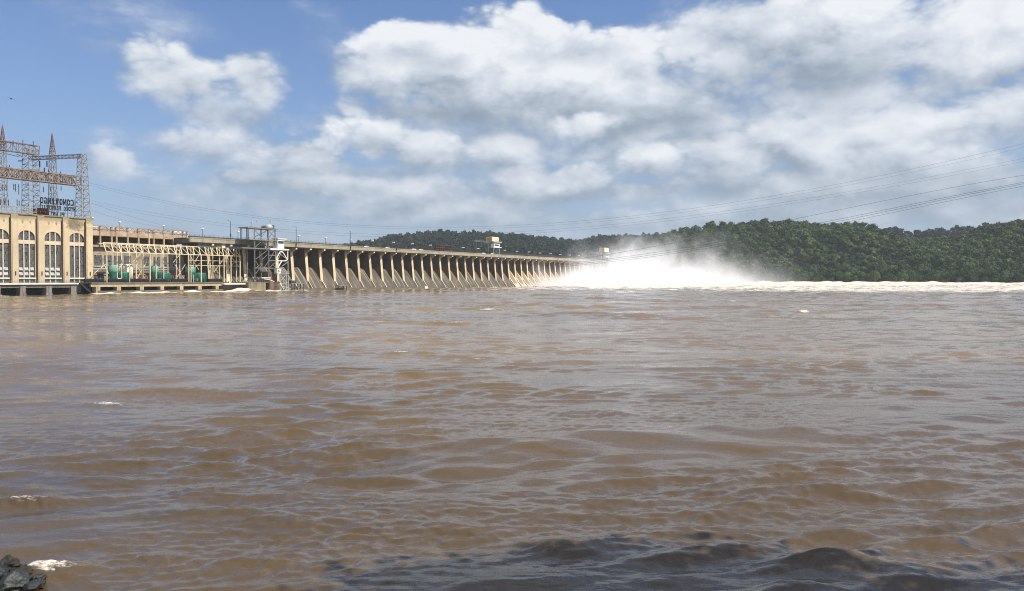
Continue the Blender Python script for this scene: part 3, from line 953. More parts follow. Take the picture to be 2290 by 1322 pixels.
def ogee(w):                        # height of the spillway face at upstream distance w
    # crest at w=6.2, z=15.6; rounded brow, then a straight steep apron
    pts = [(9.4, 14.4), (8.2, 15.3), (6.6, 15.7), (5.0, 15.2), (3.4, 13.7), (1.4, 11.0), (-1.0, 7.7), (-3.4, 4.3), (-5.6, 1.2), (-6.6, -0.4), (-7.4, -2.0)]
    ws = [p[0] for p in pts][::-1]; zs = [p[1] for p in pts][::-1]
    return float(np.interp(w, ws, zs))
OG = [(9.4, 14.4), (8.2, 15.3), (6.6, 15.7), (5.0, 15.2), (3.4, 13.7), (1.4, 11.0), (-1.0, 7.7), (-3.4, 4.3), (-5.6, 1.2), (-6.6, -0.4), (-7.4, -2.0)]
PT = 2.5                            # pier thickness
for n in range(NB0, NB1 + 1):
    u = n * BAY
    # pier: a wall whose downstream nose leans out a little towards its foot
    mb = MB()
    foot = -1.9
    poly = [(foot, ogee(foot) - 0.6), (-0.35, 22.5), (0.0, 26.0), (0.0, 27.6), (12.0, 27.6), (12.0, 10.0), (4.0, 10.0)]
    mb.prism(poly, u - PT / 2, u + PT / 2)
    # low divider that goes on down the apron
    mb.prism([(foot + 0.2, ogee(foot) - 0.7), (foot + 0.2, ogee(foot) + 0.75), (-6.2, 0.9), (-6.9, -1.5), (-5.6, -1.5)], u - 0.42, u + 0.42)
    pier = dam_t.part('pier', mb, m_conc)
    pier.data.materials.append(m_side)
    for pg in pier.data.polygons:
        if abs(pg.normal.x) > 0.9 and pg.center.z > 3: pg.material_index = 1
    cb = MB()
    cb.prism([(-0.02, 24.6), (-4.1, 26.9), (-4.1, 27.6), (-0.02, 27.6)], u - 0.62, u + 0.62)
    corb = dam_t.part('corbel', cb, m_conc, pier)
    cap = MB(); cap.box(u - 0.72, u + 0.72, -4.42, -4.11, 26.7, 27.75)
    dam_t.part('corbel_end', cap, m_pale, pier)
    if n == NB1: break
    a, b_ = u + PT / 2 + 0.004, u + BAY - PT / 2 - 0.004
    mb = MB()
    nn = len(OG)
    vs_ = [(a, y, z) for y, z in OG] + [(b_, y, z) for y, z in OG]
    vs_ += [(a, 9.4, -2), (b_, 9.4, -2)]
    fs_ = [(i, nn + i, nn + i + 1, i + 1) for i in range(nn - 1)]
    fs_ += [(0, 2 * nn, 2 * nn + 1, nn)]
    mb.add(vs_, fs_)
    ch = mb.build('spillway_face', m_chute, dam_t.root, (a, 0, 0)); ch.location = (a, 0, 0)
    open_gate = n >= 22
    z0 = 23.5 if open_gate else 15.2
    gb = MB(); gb.box(a, b_, 7.0, 7.5, z0, 27.4)
    for k in range(5):
        zz = z0 + 0.8 + k * (27.4 - z0 - 1.2) / 4.5
        gb.box(a + 0.05, b_ - 0.05, 6.62, 6.996, zz, zz + 0.35)
    dam_t.part('gate', gb, m_gate)
    if open_gate:
        fb = MB()
        tw = [(8.5, 17.6), (6.6, 17.5), (5.0, 16.7), (3.4, 15.0), (1.4, 12.2), (-1.0, 8.8), (-3.4, 5.4), (-5.6, 2.6), (-7.2, 0.9), (-9.5, -1.2)]
        k = len(tw); rows = []
        rng = np.random.default_rng(100 + n)
        cols = 7
        vs_ = []
        for c in range(cols):
            x = 0.15 + (b_ - a - 0.3) * c / (cols - 1)
            for y, z in tw:
                vs_.append((x, y, z + rng.normal(0, 0.13) + (0.35 if c in (0, cols - 1) else 0)))
        fs_ = [(c * k + i, (c + 1) * k + i, (c + 1) * k + i + 1, c * k + i + 1) for c in range(cols - 1) for i in range(k - 1)]
        fb.add(vs_, fs_)
        fo = fb.build('falling_water', m_flow, None, smooth=True)
        fo.location = dam(a, 0, 0); fo.rotation_euler = (0, 0, ANG)
        tag(fo, kind='structure')

UL = U(424, -4.4)                   # the deck runs on over the near works
UR = NB1 * BAY + 12
mb = MB()
mb.box(UL, UR, -4.1, 13.5, 27.62, 28.9)
mb.box(UL, UR, -3.6, 13.0, 28.904, ZDECK)
dam_t.part('road_deck', mb, m_darkc)
mb = MB()
mb.box(UL - 0.2, UR, -4.9, -4.104, 28.14, 30.85)      # parapet slab with a lip
mb.box(UL - 0.2, UR, -5.1, -4.904, 30.35, 30.853)
dam_t.part('parapet', mb, m_deckc)
mb = MB()
mb.box(UL, UR, 13.0, 13.4, ZDECK, ZDECK + 1.3)
for k in range(int((UR - UL) / 5.5)):
    mb.box(UL + k * 5.5, UL + k * 5.5 + 0.25, 12.95, 13.45, ZDECK, ZDECK + 3.0)
mb.box(UL, UR, 13.1, 13.3, ZDECK + 2.3, ZDECK + 3.0)
UX_ = U(1062, 13)
mb.box(UX_, UR, 13.31, 13.6, ZDECK + 1.4, ZDECK + 4.6)
mb.box(U(800, 13), UX_, 13.31, 13.6, ZDECK + 1.4, ZDECK + 3.3)
dam_t.part('upstream_railing', mb, m_darksteel)
# thin handrail over the near part of the parapet
mb = MB()
UH = U(800, -4.6)
for zz in (31.6, 32.3):
    mb.box(UL, UH, -4.62, -4.54, zz, zz + 0.09)
for k in range(int((UH - UL) / 3.5)):
    mb.box(UL + k * 3.5, UL + k * 3.5 + 0.09, -4.64, -4.52, 30.86, 32.3)
dam_t.part('handrail', mb, m_darksteel)
# low apron wall along the water
mb = MB()
a0, a1 = U(655, -10.5), U(949, -10.5)
mb.box(a0, a1, -10.6, -6.9, -2, 1.5)
mb.box(a0, a1, -10.9, -10.604, -2, 0.35)
dam_t.part('apron_wall', mb, m_darkc)
mb = MB(); mb.box(a1 + 0.01, a1 + 4.5, -11.0, -8.5, -2, 1.7); mb.box(a1 + 1.6, a1 + 2.6, -11.3, -11.004, -2, 0.9)
dam_t.part('apron_end', mb, m_pale)
# the solid section at the near end: grey cladding over a gallery, concrete between, dark bays underneath
mb = MB(); mb.box(U(424, 6), NB0 * BAY - 1.1, 7.0, 12.0, -2, 27.58); dam_t.part('abutment', mb, m_darkc)

def cladding(px0, px1, py0, py1, w0, name='cladding'):
    u0, u1 = U(px0, w0), U(px1, w0)
    z0, z1 = Z(py1, u0, w0), Z(py0, u0, w0)
    mb = MB(); mb.box(u0, u1, w0, w0 + 2.2, z0, min(z1, 27.6))
    k = int((u1 - u0) / 0.7)
    for i in range(k):
        mb.box(u0 + (i + 0.2) * 0.7, u0 + (i + 0.2) * 0.7 + 0.28, w0 - 0.09, w0 - 0.003, z0 + 0.05, min(z1, 27.6) - 0.05)
    dam_t.part(name, mb, m_clad)
m_clad = simple('grey_cladding', (0.15, 0.165, 0.175), 0.5, 0.2, 0.2, 0.3)
cladding(443, 486, 541.5, 553, -3.2)
cladding(506, 640, 540, 556.5, -3.2)
mb = MB(); u0, u1 = U(486, -3.4), U(506, -3.4); mb.box(u0 + 0.01, u1 - 0.01, -3.3, -1.2, Z(555, u0, -3.4), 27.6)
dam_t.part('gallery_wall', mb, m_deckc)
mb = MB(); u0, u1 = U(496.5, -3.6), U(504, -3.6); mb.box(u0, u1, -3.7, -3.304, Z(555, u0, -3.6), 27.6)
dam_t.part('gallery_pilaster', mb, m_pale)

# ------------------------------------------------------------------ lamps along the road
def twin_lamp(first=[None]):
    if first[0] is None:
        t = bpy.data.objects.new('twin_head_lamp', None); COL.objects.link(t)
        mb = MB(); mb.bar((0, 0, 0), (0, 0, 6.2), 0.16, 6, 0.11); mb.box(-0.3, 0.3, -0.3, 0.3, 0, 0.25); mb.build('pole', m_darksteel, t)
        mb = MB(); mb.bar((-1.5, 0, 6.2), (1.5, 0, 6.2), 0.09, 6); mb.build('crossarm', m_darksteel, t)
        for sx in (-1, 1):
            h = MB(); h.lathe((1.45 * sx, 0, 6.05), [(0.25, 0), (0.75, 0.08), (0.85, 0.3), (0.5, 0.62), (0.12, 0.7)], 10)
            h.build('lamp_head', m_white, t, smooth=True)
        first[0] = t
        return t
    return copy_tree(first[0])
LAMPS = [(269, 497), (366.5, 505), (454, 512), (533, 518), (668.7, 527.5), (728.5, 532.5), (783, 535.5), (833, 539), (880, 542), (922.4, 545.5), (962.4, 548.4),
         (1035.7, 553.7), (1069, 556), (1128.8, 559.7), (1156, 562), (1183, 563.7), (1207.5, 566), (1231, 567.5), (1252.5, 569), (1274, 570.5), (1294, 572)]
LW = 10.0
for i, (px, py) in enumerate(LAMPS):
    t = twin_lamp()
    u = U(px, LW); ztop = Z(py, u, LW)
    t.location = dam(u, LW, ztop - 6.5); t.rotation_euler = (0, 0, ANG + 0.9)
    where = ('above the frame building' if px < 400 else 'left of the steel tower' if px < 560 else
             'between the steel tower and the hill' if px < 800 else 'on the road before the wooded hill' if px < 1080 else 'on the far road right of the gantry crane')
    same = [q for q in LAMPS if (q[0] < 400) == (px < 400) and (400 <= q[0] < 560) == (400 <= px < 560) and (560 <= q[0] < 800) == (560 <= px < 800) and (800 <= q[0] < 1080) == (800 <= px < 1080)]
    k = same.index((px, py))
    tag(t, 'white twin-head lamp %s, %s from the left' % (where, ORD[k]), 'lamp', 'twin-head lamps along the dam road')
    # lamps over the near building stand on its roof
for i, (px, py, pb, lab) in enumerate([(514, 495, 536, 'tall curved-arm street lamp on the parapet left of the steel tower'),
                                       (661, 508, 555, 'tall curved-arm street lamp on the parapet just right of the steel tower'),
                                       (782.5, 518, 561, 'tall curved-arm street lamp on the parapet where the hill meets the dam'),
                                       (885, 544, 565, 'thin short street lamp on the parapet in front of the wooded hill')]):
    u = U(px, -4.5); z1 = Z(py, u, -4.5); z0 = max(Z(pb, u, -4.5), 26.5)
    t = Thing('street_lamp', lab, 'street lamp', (u, -4.5, z0), 'street lamps on the parapet')
    mb = MB(); mb.bar((u, -5.25, z0), (u, -5.25, z1), 0.19, 6, 0.13); t.part('pole', mb, m_darksteel)
    mb = MB(); mb.path([(u, -5.25, z1 - 0.1), (u - 1.3, -5.3, z1 + 0.22), (u - 2.6, -5.35, z1 + 0.25)], 0.09, 5); t.part('arm', mb, m_darksteel)
    mb = MB(); mb.box(u - 3.5, u - 2.5, -5.55, -5.15, z1 + 0.12, z1 + 0.34); t.part('lamp_head', mb, m_galv)
    mb = MB(); mb.box(u - 0.3, u + 0.3, -5.6, -5.103, z0 + 1.8, z0 + 3.2); t.part('junction_box', mb, m_darksteel)

# ------------------------------------------------------------------ cars on the road
def car_obj(first=[None]):
    if first[0] is None:
        t = bpy.data.objects.new('parked_car', None); COL.objects.link(t)
        mb = MB(); prof = [(-2.2, 0.35), (-2.25, 0.8), (-2.0, 0.95), (-1.55, 1.0), (-0.9, 1.5), (0.7, 1.52), (1.25, 1.02), (2.1, 0.9), (2.25, 0.6), (2.2, 0.35)]
        n = len(prof)
        vs_ = [(x, -0.88, z) for x, z in prof] + [(x, 0.88, z) for x, z in prof]
        mb.add(vs_, [tuple(range(n)), tuple(range(2 * n - 1, n - 1, -1))] + [((i + 1) % n, i, n + i, n + (i + 1) % n) for i in range(n)])
        mb.build('body', m_white, t)
        mb = MB(); mb.add([(-1.35, -0.884, 1.05), (1.0, -0.884, 1.05), (0.62, -0.884, 1.42), (-0.85, -0.884, 1.42)], [(0, 1, 2, 3)])
        mb.add([(-1.35, 0.884, 1.05), (1.0, 0.884, 1.05), (0.62, 0.884, 1.42), (-0.85, 0.884, 1.42)], [(3, 2, 1, 0)]); mb.build('window', m_glass, t)
        for x in (-1.35, 1.4):
            for y in (-0.9, 0.9):
                wb = MB(); wb.bar((x, y - 0.1, 0.33), (x, y + 0.1, 0.33), 0.33, 12); wb.build('wheel', m_black, t)
        first[0] = t
        return t
    return copy_tree(first[0])
for px, wv, lab in [(820, 2.5, 'white car on the dam road, leftmost of the cars'), (867, 2.5, 'white car on the dam road below the first lamps before the hill'),
                    (926, 2.5, 'white car on the dam road, left one of a close pair left of the rack'), (942, 2.5, 'white car on the dam road, right one of a close pair left of the rack'),
                    (1082, 2.5, 'white car on the dam road at the left leg of the gantry crane'), (1101, 2.5, 'white car on the dam road between the legs of the gantry crane')]:
    c = car_obj(); c.location = dam(U(px, wv), wv, ZDECK + 0.95); c.rotation_euler = (0, 0, ANG)
    tag(c, lab, 'car', 'cars on the dam road')
mb = MB(); mb.box(UL, UR, -2.5, 12.0, ZDECK + 0.004, ZDECK + 0.95)
dam_t.part('carriageway', mb, m_darkc)

# ------------------------------------------------------------------ gantry cranes and the gate rack on the road
def gantry(px_legs, px_cab, py_cab, py_beam, pxa, lab, wv, second=False):
    u0 = U(px_legs[0], wv)
    t = Thing('gantry_crane', lab, 'gantry crane', (u0, wv, ZDECK))
    us = [U(p, wv) for p in px_legs]
    zb = Z(py_beam, us[-1], wv)
    for u in us:
        mb = MB()
        mb.bar((u, wv, ZDECK), (u, wv, zb), 0.34, 4); t.part('leg', mb, m_galv)
        mb = MB()
        mb.bar((u, wv + 6, ZDECK), (u, wv + 6, zb), 0.34, 4); t.part('leg', mb, m_galv)
    mb = MB()
    mb.box(us[0] - 1.0, us[-1] + 4.0, wv - 0.8, wv + 7.0, zb, zb + 0.7)
    mb.box(us[0] - 1.0, us[-1] + 4.0, wv - 0.9, wv - 0.804, zb + 1.5, zb + 1.62)
    for k in range(8):
        uu = us[0] - 1 + k * (us[-1] - us[0] + 5) / 7
        mb.box(uu, uu + 0.12, wv - 0.9, wv - 0.804, zb + 0.7, zb + 1.5)
    t.part('platform', mb, m_galv)
    ua, ub = U(px_cab[0], wv), U(px_cab[1], wv)
    z0, z1 = Z(py_cab[1], ua, wv), Z(py_cab[0], ua, wv)
    mb = MB()
    dz_ = z1 - z0
    mb.prism([(wv - 0.4, max(z0, zb + 0.71)), (wv - 0.4, z1 - 0.15 * dz_), (wv + 0.6, z1), (wv + 5.5, z1), (wv + 6.4, z1 - 0.15 * dz_), (wv + 6.4, max(z0, zb + 0.71))], ua, ub)
    t.part('machine_house', mb, simple('buff_sheet_metal', (0.62, 0.54, 0.40), 0.6, 0, 0.15, 0.3))
    mb = MB(); mb.box(ua - 0.12, ua - 0.004, wv + 0.3, wv + 5.7, max(z0, zb + 0.8), z1 - 0.2 * dz_)
    t.part('end_panel', mb, simple('orange_panel', (0.55, 0.30, 0.06), 0.6, 0, 0.2, 0.3))
    mb = MB(); zc = zb - 4.3
    mb.box(us[-2] + 0.36, us[-1] - 0.36, wv - 0.6, wv + 3.2, zc, zc + 3.0); mb.box(us[-2] - 1.0, us[-1] + 4.0, wv - 0.5, wv + 3.0, zc - 0.7, zc - 0.004)
    t.part('control_cab', mb, m_white)
    mb = MB(); mb.box(us[-2] + 1.0, us[-1] - 2.0, wv - 0.64, wv - 0.604, zc + 0.9, zc + 2.4); t.part('cab_window', mb, m_glass)
    ul = U(pxa, wv)
    mb = MB(); mb.lattice((ul, wv + 3, zb + 0.1), (us[0] - 1.004, wv + 3, zb + 0.1), 1.4, 1.1, 7, 0.08); t.part('boom', mb, m_steel)
    mb = MB(); mb.bar((ul + 3, wv + 3, zb - 0.6), (ul + 3, wv + 3, zb - 6.5), 0.10, 4); mb.box(ul + 2.4, ul + 3.6, wv + 2.4, wv + 3.6, zb - 8.0, zb - 6.51)
    t.part('hoist_hook', mb, m_redpaint)
    mb = MB(); mb.bar((us[-2], wv, ZDECK + 0.6), (us[-1], wv, zc - 0.8), 0.12, 4); mb.bar((us[-1], wv, ZDECK + 0.6), (us[-2], wv, zc - 0.8), 0.12, 4); t.part('brace', mb, m_steel)
gantry((1104, 1116.5), (1100, 1115), (529.5, 540.5), 543, 1068, 'pale gantry crane with buff machine house on the dam road in front of the hill', 4.0)
gantry((1354, 1361.5), (1351, 1361), (554, 564), 567.5, 1322, 'distant gantry crane half hidden in spray at the far end of the dam', 4.0)
u0, u1 = U(976, 7), U(1012, 7)
z0, z1 = ZDECK + 1.0, Z(548, u0, 7)
t = Thing('gate_rack', 'dark reddish steel rack of square openings standing on the dam road', 'rack', (u0, 7, z0))
mb = MB(); um = (u0 + u1) / 2
for k in range(10):
    if k in (4, 5): continue
for s0, s1 in ((u0, um - 0.5), (um + 0.5, u1)):
    fb = MB()
    for k in range(5):
        uu = s0 + (s1 - s0) * k / 4
        fb.box(uu - 0.16, uu + 0.16, 6.8, 7.6, z0, z1)
    for k in range(4):
        zz = z0 + (z1 - z0) * k / 3
        fb.box(s0 - 0.2, s1 + 0.2, 6.74, 7.66, zz - 0.16, zz + 0.16)
    t.part('rack_frame', fb, simple('brown_red_steel', (0.13, 0.07, 0.055), 0.7, 0, 0.3, 0.5))
    bk = MB(); bk.box(s0, s1, 8.2, 8.5, z0, z1 - 0.2); t.part('stored_gate', bk, m_black)

# ------------------------------------------------------------------ gauge platforms at the foot of the chutes
def foot_platform(px0, px1, py0, py1, wv, lab):
    u0, u1 = U(px0, wv), U(px1, wv)
    z1 = Z(py0, u0, wv)
    t = Thing('gauge_platform', lab, 'platform', (u0, wv, 0))
    for uu in (u0 + 0.4, (u0 + u1) / 2, u1 - 0.4):
        for ww in (wv, wv + 2.6):
            mb = MB(); mb.bar((uu, ww, -2), (uu, ww, z1 - 2.0), 0.24, 6); t.part('post', mb, m_darksteel)
    mb = MB(); mb.box(u0, u1, wv - 0.4, wv + 3.0, z1 - 2.0, z1 - 1.5); t.part('deck', mb, m_steel)
    mb = MB()
    for k in range(6):
        uu = u0 + (u1 - u0) * k / 5
        mb.bar((uu, wv - 0.3, z1 - 1.5), (uu, wv - 0.3, z1), 0.06)
    mb.bar((u0, wv - 0.3, z1), (u1, wv - 0.3, z1), 0.06); mb.bar((u0, wv - 0.3, z1 - 0.7), (u1, wv - 0.3, z1 - 0.7), 0.06)
    t.part('railing', mb, m_steel)
    return t, u0, u1, z1
t, u0, u1, z1 = foot_platform(651, 680, 628, 650, -13.0, 'small grey platform on posts at the foot of the steel tower')
mb = MB(); mb.box(u0 + 1, u0 + 5, -12.5, -10.6, z1 - 1.48, z1 + 0.2); t.part('cabinet', mb, m_darksteel)
t, u0, u1, z1 = foot_platform(757, 776, 633, 650, -13.0, 'small dark platform on posts standing alone before the spillway faces')
mb = MB(); mb.bar((u0 + 1, -12.6, z1), (u0 + 1, -12.6, z1 + 1.6), 0.08); t.part('mast', mb, m_steel)
# ------------------------------------------------------------------ the power house
m_wall = concrete('buff_facade', (0.60, 0.485, 0.315), (0.45, 0.355, 0.225), 0.12, 0.7, patch=(0.34, 0.27, 0.18), patch_amt=0.35)
def facade_stain(m):                # soot-dark weathering on the upper wall near the right hand end
    nt = NT(m.node_tree)
    b = next(n for n in m.node_tree.nodes if n.type == 'BSDF_PRINCIPLED')
    src = b.inputs['Base Color'].links[0].from_socket
    tc = nt.node('ShaderNodeTexCoord').outputs['Object']
    x, y, z = nt.sep(tc)
    cu = U(168, 0) - U(0, 0); cz = Z(501, U(168, 0), 0)
    qx = nt.m('DIVIDE', nt.m('SUBTRACT', x, cu), 6.5); qz = nt.m('DIVIDE', nt.m('SUBTRACT', z, cz), 4.2)
    r = nt.m('ADD', nt.m('MULTIPLY', qx, qx), nt.m('MULTIPLY', qz, qz))
    n = nt.noise(tc, 0.5, 6, 0.7)
    f = nt.mapr(nt.m('SUBTRACT', nt.m('MULTIPLY', n, 2.2), r), 0.25, 1.0)
    qt = nt.m('MULTIPLY', nt.mapr(nt.m('ADD', z, nt.m('MULTIPLY', n, 3.0)), 35.0, 37.5), 0.55)   # grime under the coping
    f = nt.m('MAXIMUM', nt.m('MULTIPLY', f, 0.8), qt)
    nt.put(b.inputs['Base Color'], nt.mix(f, src, rgb(0.10, 0.085, 0.06)))
facade_stain(m_wall)

PH0 = U(0, 0)
OX = PH0
def pu(px): return U(px, 0.0)
ZROOF = Z(481, pu(60), 0)
ph = Thing('power_house', 'buff concrete power house with tall arched windows at the left edge', 'building', (PH0, 0, 0))
BAYP = pu(147.5) - pu(91.3)
pil = [pu(32.5) - BAYP, pu(32.5), pu(91.3), pu(147.5), pu(199.3)]
pil = [pil[0] - BAYP] + pil
win = [(pu(42), pu(79.4)), (pu(100.7), pu(137.3)), (pu(155.7), pu(190))]
ww = win[1][1] - win[1][0]
c0 = (pil[1] + pil[2]) / 2
win = [(c0 - BAYP - ww / 2, c0 - BAYP + ww / 2), (c0 - ww / 2, c0 + ww / 2)] + win
ZB = 5.6                            # tailrace deck level
UEND = pu(208)
ULEFT = win[0][0] - 3.2
spans = win
z_top = ZROOF
zsill = Z(628, pu(60), 0)
zspr = Z(533, pu(60), 0); zarc = Z(515.5, pu(60), 0)
mb = MB()
# wall in pieces round the openings, 1.1 m thick
edges = [ULEFT] + [e for s in spans for e in s] + [UEND]
for i in range(0, len(edges), 2):
    mb.box(edges[i], edges[i + 1], 0, 1.1, -2, z_top)
for a, b_ in spans:
    mb.box(a, b_, 0, 1.1, -2, ZB + 0.2)
    n = 14
    cx_ = (a + b_) / 2; rr = (b_ - a) / 2
    for k in range(n):
        t0, t1 = math.pi * (1 - k / n), math.pi * (1 - (k + 1) / n)
        x0, x1 = cx_ + rr * math.cos(t0), cx_ + rr * math.cos(t1)
        y0, y1 = zspr + (zarc - zspr) * math.sin(t0) ** 0.8, zspr + (zarc - zspr) * max(0, math.sin(t1)) ** 0.8
        vs_ = [(x0, 0, y0), (x1, 0, y1), (x1, 0, z_top), (x0, 0, z_top), (x0, 1.1, y0), (x1, 1.1, y1), (x1, 1.1, z_top), (x0, 1.1, z_top)]
        mb.add(vs_, [(0, 1, 2, 3), (7, 6, 5, 4), (0, 4, 5, 1), (3, 2, 6, 7)])
mb.box(UEND - 1.1, UEND, 1.104, 42, -2, z_top)
mb.box(ULEFT, UEND - 1.104, 40.9, 42, -2, z_top)
mb.box(ULEFT, ULEFT + 1.1, 1.104, 40.9, -2, z_top)
wall = ph.part('wall', mb, m_wall)
mb = MB(); mb.box(ULEFT, UEND, 0.004, 41.9, z_top - 0.8, z_top - 0.2); ph.part('roof', mb, m_darkc)
mb = MB()
mb.box(ULEFT, UEND + 0.3, -0.45, 0.9, z_top, z_top + 0.55)
mb.box(UEND - 0.9, UEND + 0.3, 0.904, 42, z_top, z_top + 0.55)
ph.part('coping', mb, concrete('grimy_coping', (0.36, 0.29, 0.19), (0.12, 0.10, 0.075), 0.4, 1.0))
for i, pc in enumerate(pil):
    wd = 3.3 if i < len(pil) - 1 else 3.6
    mb = MB(); mb.box(pc - wd / 2, min(pc + wd / 2, UEND - 0.003), -0.65, -0.003, -2, z_top - 0.004)
    mb.box(pc - wd / 2 + 0.35, pc + wd / 2 - 0.35, -0.9, -0.654, ZB, z_top - 3.0)
    p = ph.part('pilaster', mb, m_wall)
    db = MB(); db.bar((pc - wd / 2 - 0.35, -0.35, ZB), (pc - wd / 2 - 0.35, -0.35, z_top - 1.5), 0.22, 6); ph.part('downpipe', db, m_darksteel)
    sb = MB(); sb.box(pc - 0.2, pc + 0.2, -1.15, -0.904, ZB + 3.6, ZB + 5.4); ph.part('wall_lamp', sb, m_darksteel, p)
# small sunk vents high on each bay
for a, b_ in spans:
    for q in (0.27, 0.73):
        uu = a + (b_ - a) * q
        mb = MB(); zz = (zarc + z_top) / 2 + 0.4
        mb.add([(uu - 0.55, -0.03, zz), (uu, -0.03, zz - 1.0), (uu + 0.55, -0.03, zz), (uu, -0.03, zz + 1.0), (uu - 0.55, 0.2, zz), (uu, 0.2, zz - 1.0), (uu + 0.55, 0.2, zz), (uu, 0.2, zz + 1.0)],
               [(0, 1, 2, 3), (0, 4, 5, 1), (1, 5, 6, 2), (2, 6, 7, 3), (3, 7, 4, 0)])
        ph.part('vent', mb, m_deckc)

def pane_mat():
    m, nt, b, out = new_mat('small_paned_glass')
    tc = nt.node('ShaderNodeTexCoord').outputs['Object']
    x, y, z = nt.sep(tc)
    gx = nt.m('FRACT', nt.m('MULTIPLY', x, 1.45)); gz = nt.m('FRACT', nt.m('MULTIPLY', z, 1.1))
    bar = nt.m('MAXIMUM', nt.mapr(gx, 0.84, 0.9), nt.mapr(gz, 0.84, 0.9))
    cell = nt.node('ShaderNodeTexWhiteNoise', noise_dimensions='2D')
    nt.put(cell.inputs['Vector'], nt.com(nt.m('FLOOR', nt.m('MULTIPLY', x, 1.45)), nt.m('FLOOR', nt.m('MULTIPLY', z, 1.1)), 0))
    r = cell.outputs[0]
    c = nt.mix(r, rgb(0.045, 0.047, 0.045), rgb(0.13, 0.135, 0.125))
    c = nt.mix(nt.mapr(r, 0.93, 0.95), c, rgb(0.010, 0.010, 0.012))
    c = nt.mix(bar, c, rgb(0.11, 0.11, 0.10))
    nt.put(b.inputs['Base Color'], c)
    nt.put(b.inputs['Roughness'], nt.m('ADD', 0.18, nt.m('MULTIPLY', bar, 0.5)))
    return m
m_pane = pane_mat()
m_cream2 = simple('dirty_white_frame', (0.56, 0.50, 0.41), 0.6, 0, 0.2, 0.8)
for a, b_ in spans:
    cx_ = (a + b_) / 2; rr = (b_ - a) / 2
    mb = MB()
    n = 16
    pts = [(a, ZB + 0.2), (b_, ZB + 0.2)]
    for k in range(n + 1):
        t = math.pi * k / n
        pts.append((cx_ + rr * math.cos(t), zspr + (zarc - zspr) * max(0, math.sin(t)) ** 0.8))
    m_ = len(pts)
    mb.add([(x, 0.62, z) for x, z in pts] + [(x, 0.72, z) for x, z in pts], [tuple(range(m_)), tuple(range(2 * m_ - 1, m_ - 1, -1))] + [((i + 1) % m_, i, m_ + i, m_ + (i + 1) % m_) for i in range(m_)])
    wn = ph.part('window', mb, m_pane)
    for q in (0.335, 0.665):
        uu = a + (b_ - a) * q
        t = math.acos(max(-1, min(1, (uu - cx_) / rr)))
        ztop = zspr + (zarc - zspr) * math.sin(t) ** 0.8
        fb = MB(); fb.box(uu - 0.25, uu + 0.25, 0.12, 0.616, ZB + 0.2, ztop); ph.part('mullion', fb, m_cream2, wn)
    zt0, zt1 = Z(545.5, pu(60), 0), Z(537, pu(60), 0)
    fb = MB(); fb.box(a, b_, 0.16, 0.616, zt0, zt1); ph.part('transom', fb, simple('cream_transom', (0.60, 0.50, 0.34), 0.8, 0, 0.15, 0.4), wn)
    # two rows of pale hopper hoods near the foot, and the sill
    last = (a, b_) == spans[-1]
    if not last:
        for z0_, z1_ in ((Z(606, pu(60)), Z(598, pu(60))), (Z(617, pu(60)), Z(609, pu(60)))):
            for k in range(3):
                x0, x1 = a + (b_ - a) * k / 3 + 0.5, a + (b_ - a) * (k + 1) / 3 - 0.5
                hb = MB(); hb.add([(x0, 0.6, z1_), (x1, 0.6, z1_), (x1, 0.15, z0_ + 0.5), (x0, 0.15, z0_ + 0.5), (x0, 0.10, z0_ + 0.3), (x1, 0.10, z0_ + 0.3), (x1, 0.6, z0_), (x0, 0.6, z0_)],
                                   [(0, 3, 2, 1), (3, 4, 5, 2), (4, 7, 6, 5), (0, 7, 4, 3), (1, 2, 5, 6)])
                ph.part('hopper_hood', hb, simple('frosted_hood', (0.42, 0.43, 0.41), 0.3, 0, 0.25, 1.2) if k == 0 and a == spans[0][0] and z0_ > Z(610, pu(60)) else bpy.data.materials['frosted_hood'], wn)
    fb = MB(); zs = Z(622, pu(60)); fb.box(a - 0.2, b_ + 0.2, -0.25, 0.116, zs - 0.45, zs + 0.25); ph.part('sill', fb, m_pale, wn)

# tailrace deck in front of it
t_deck = Thing('tailrace_deck', 'concrete tailrace deck with a white edge over dark openings, before the arched windows', 'deck', (PH0, -8, 0))
d0, d1 = ULEFT - 4, U(174, -9)
zdk = Z(632.5, U(60, -9), -9); zl = Z(636.5, U(60, -9), -9)
mb = MB(); mb.box(d0, d1, -8.6, -0.95, zl - 0.2, zdk - 0.05); t_deck.part('slab', mb, m_darkc)
mb = MB(); mb.box(d0, d1 + 0.3, -9.3, -8.604, zl + 0.02, zl + 0.55); t_deck.part('white_edge', mb, m_white)
mb = MB(); mb.box(d0, d1, -8.5, -7.9, Z(644, U(60, -9), -9), zl - 0.204); t_deck.part('beam', mb, m_darkc)
def deck_posts(T_, pxs, w0, w1, z1, mat, half=1.25):
    for px in pxs:
        uu = U(px, w0)
        mb = MB(); mb.box(uu - half, uu + half, w0, w1, 0.9, z1); mb.box(uu - half * 1.12, uu + half * 1.12, w0 - 0.12, w1, -2, 0.896)
        T_.part('pillar', mb, mat)
deck_posts(t_deck, (-5, 51.5, 110, 165), -8.9, -6.2, Z(640, U(60, -9), -9), concrete('grey_pillar', (0.24, 0.225, 0.20), (0.08, 0.075, 0.065), 0.5, 1.2), 1.35)
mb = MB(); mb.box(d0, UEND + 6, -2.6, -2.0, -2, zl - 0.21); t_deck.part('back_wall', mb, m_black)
mb = MB()
n = 40
for k in range(n + 1):
    uu = d0 + (d1 - d0) * k / n
    mb.bar((uu, -8.7, zdk - 0.06), (uu, -8.7, zdk + 1.15), 0.045)
for zz in (0.6, 1.15): mb.bar((d0, -8.7, zdk + zz), (d1, -8.7, zdk + zz), 0.05)
t_deck.part('railing', mb, m_steel)
mb = MB()                            # stair running down to the water
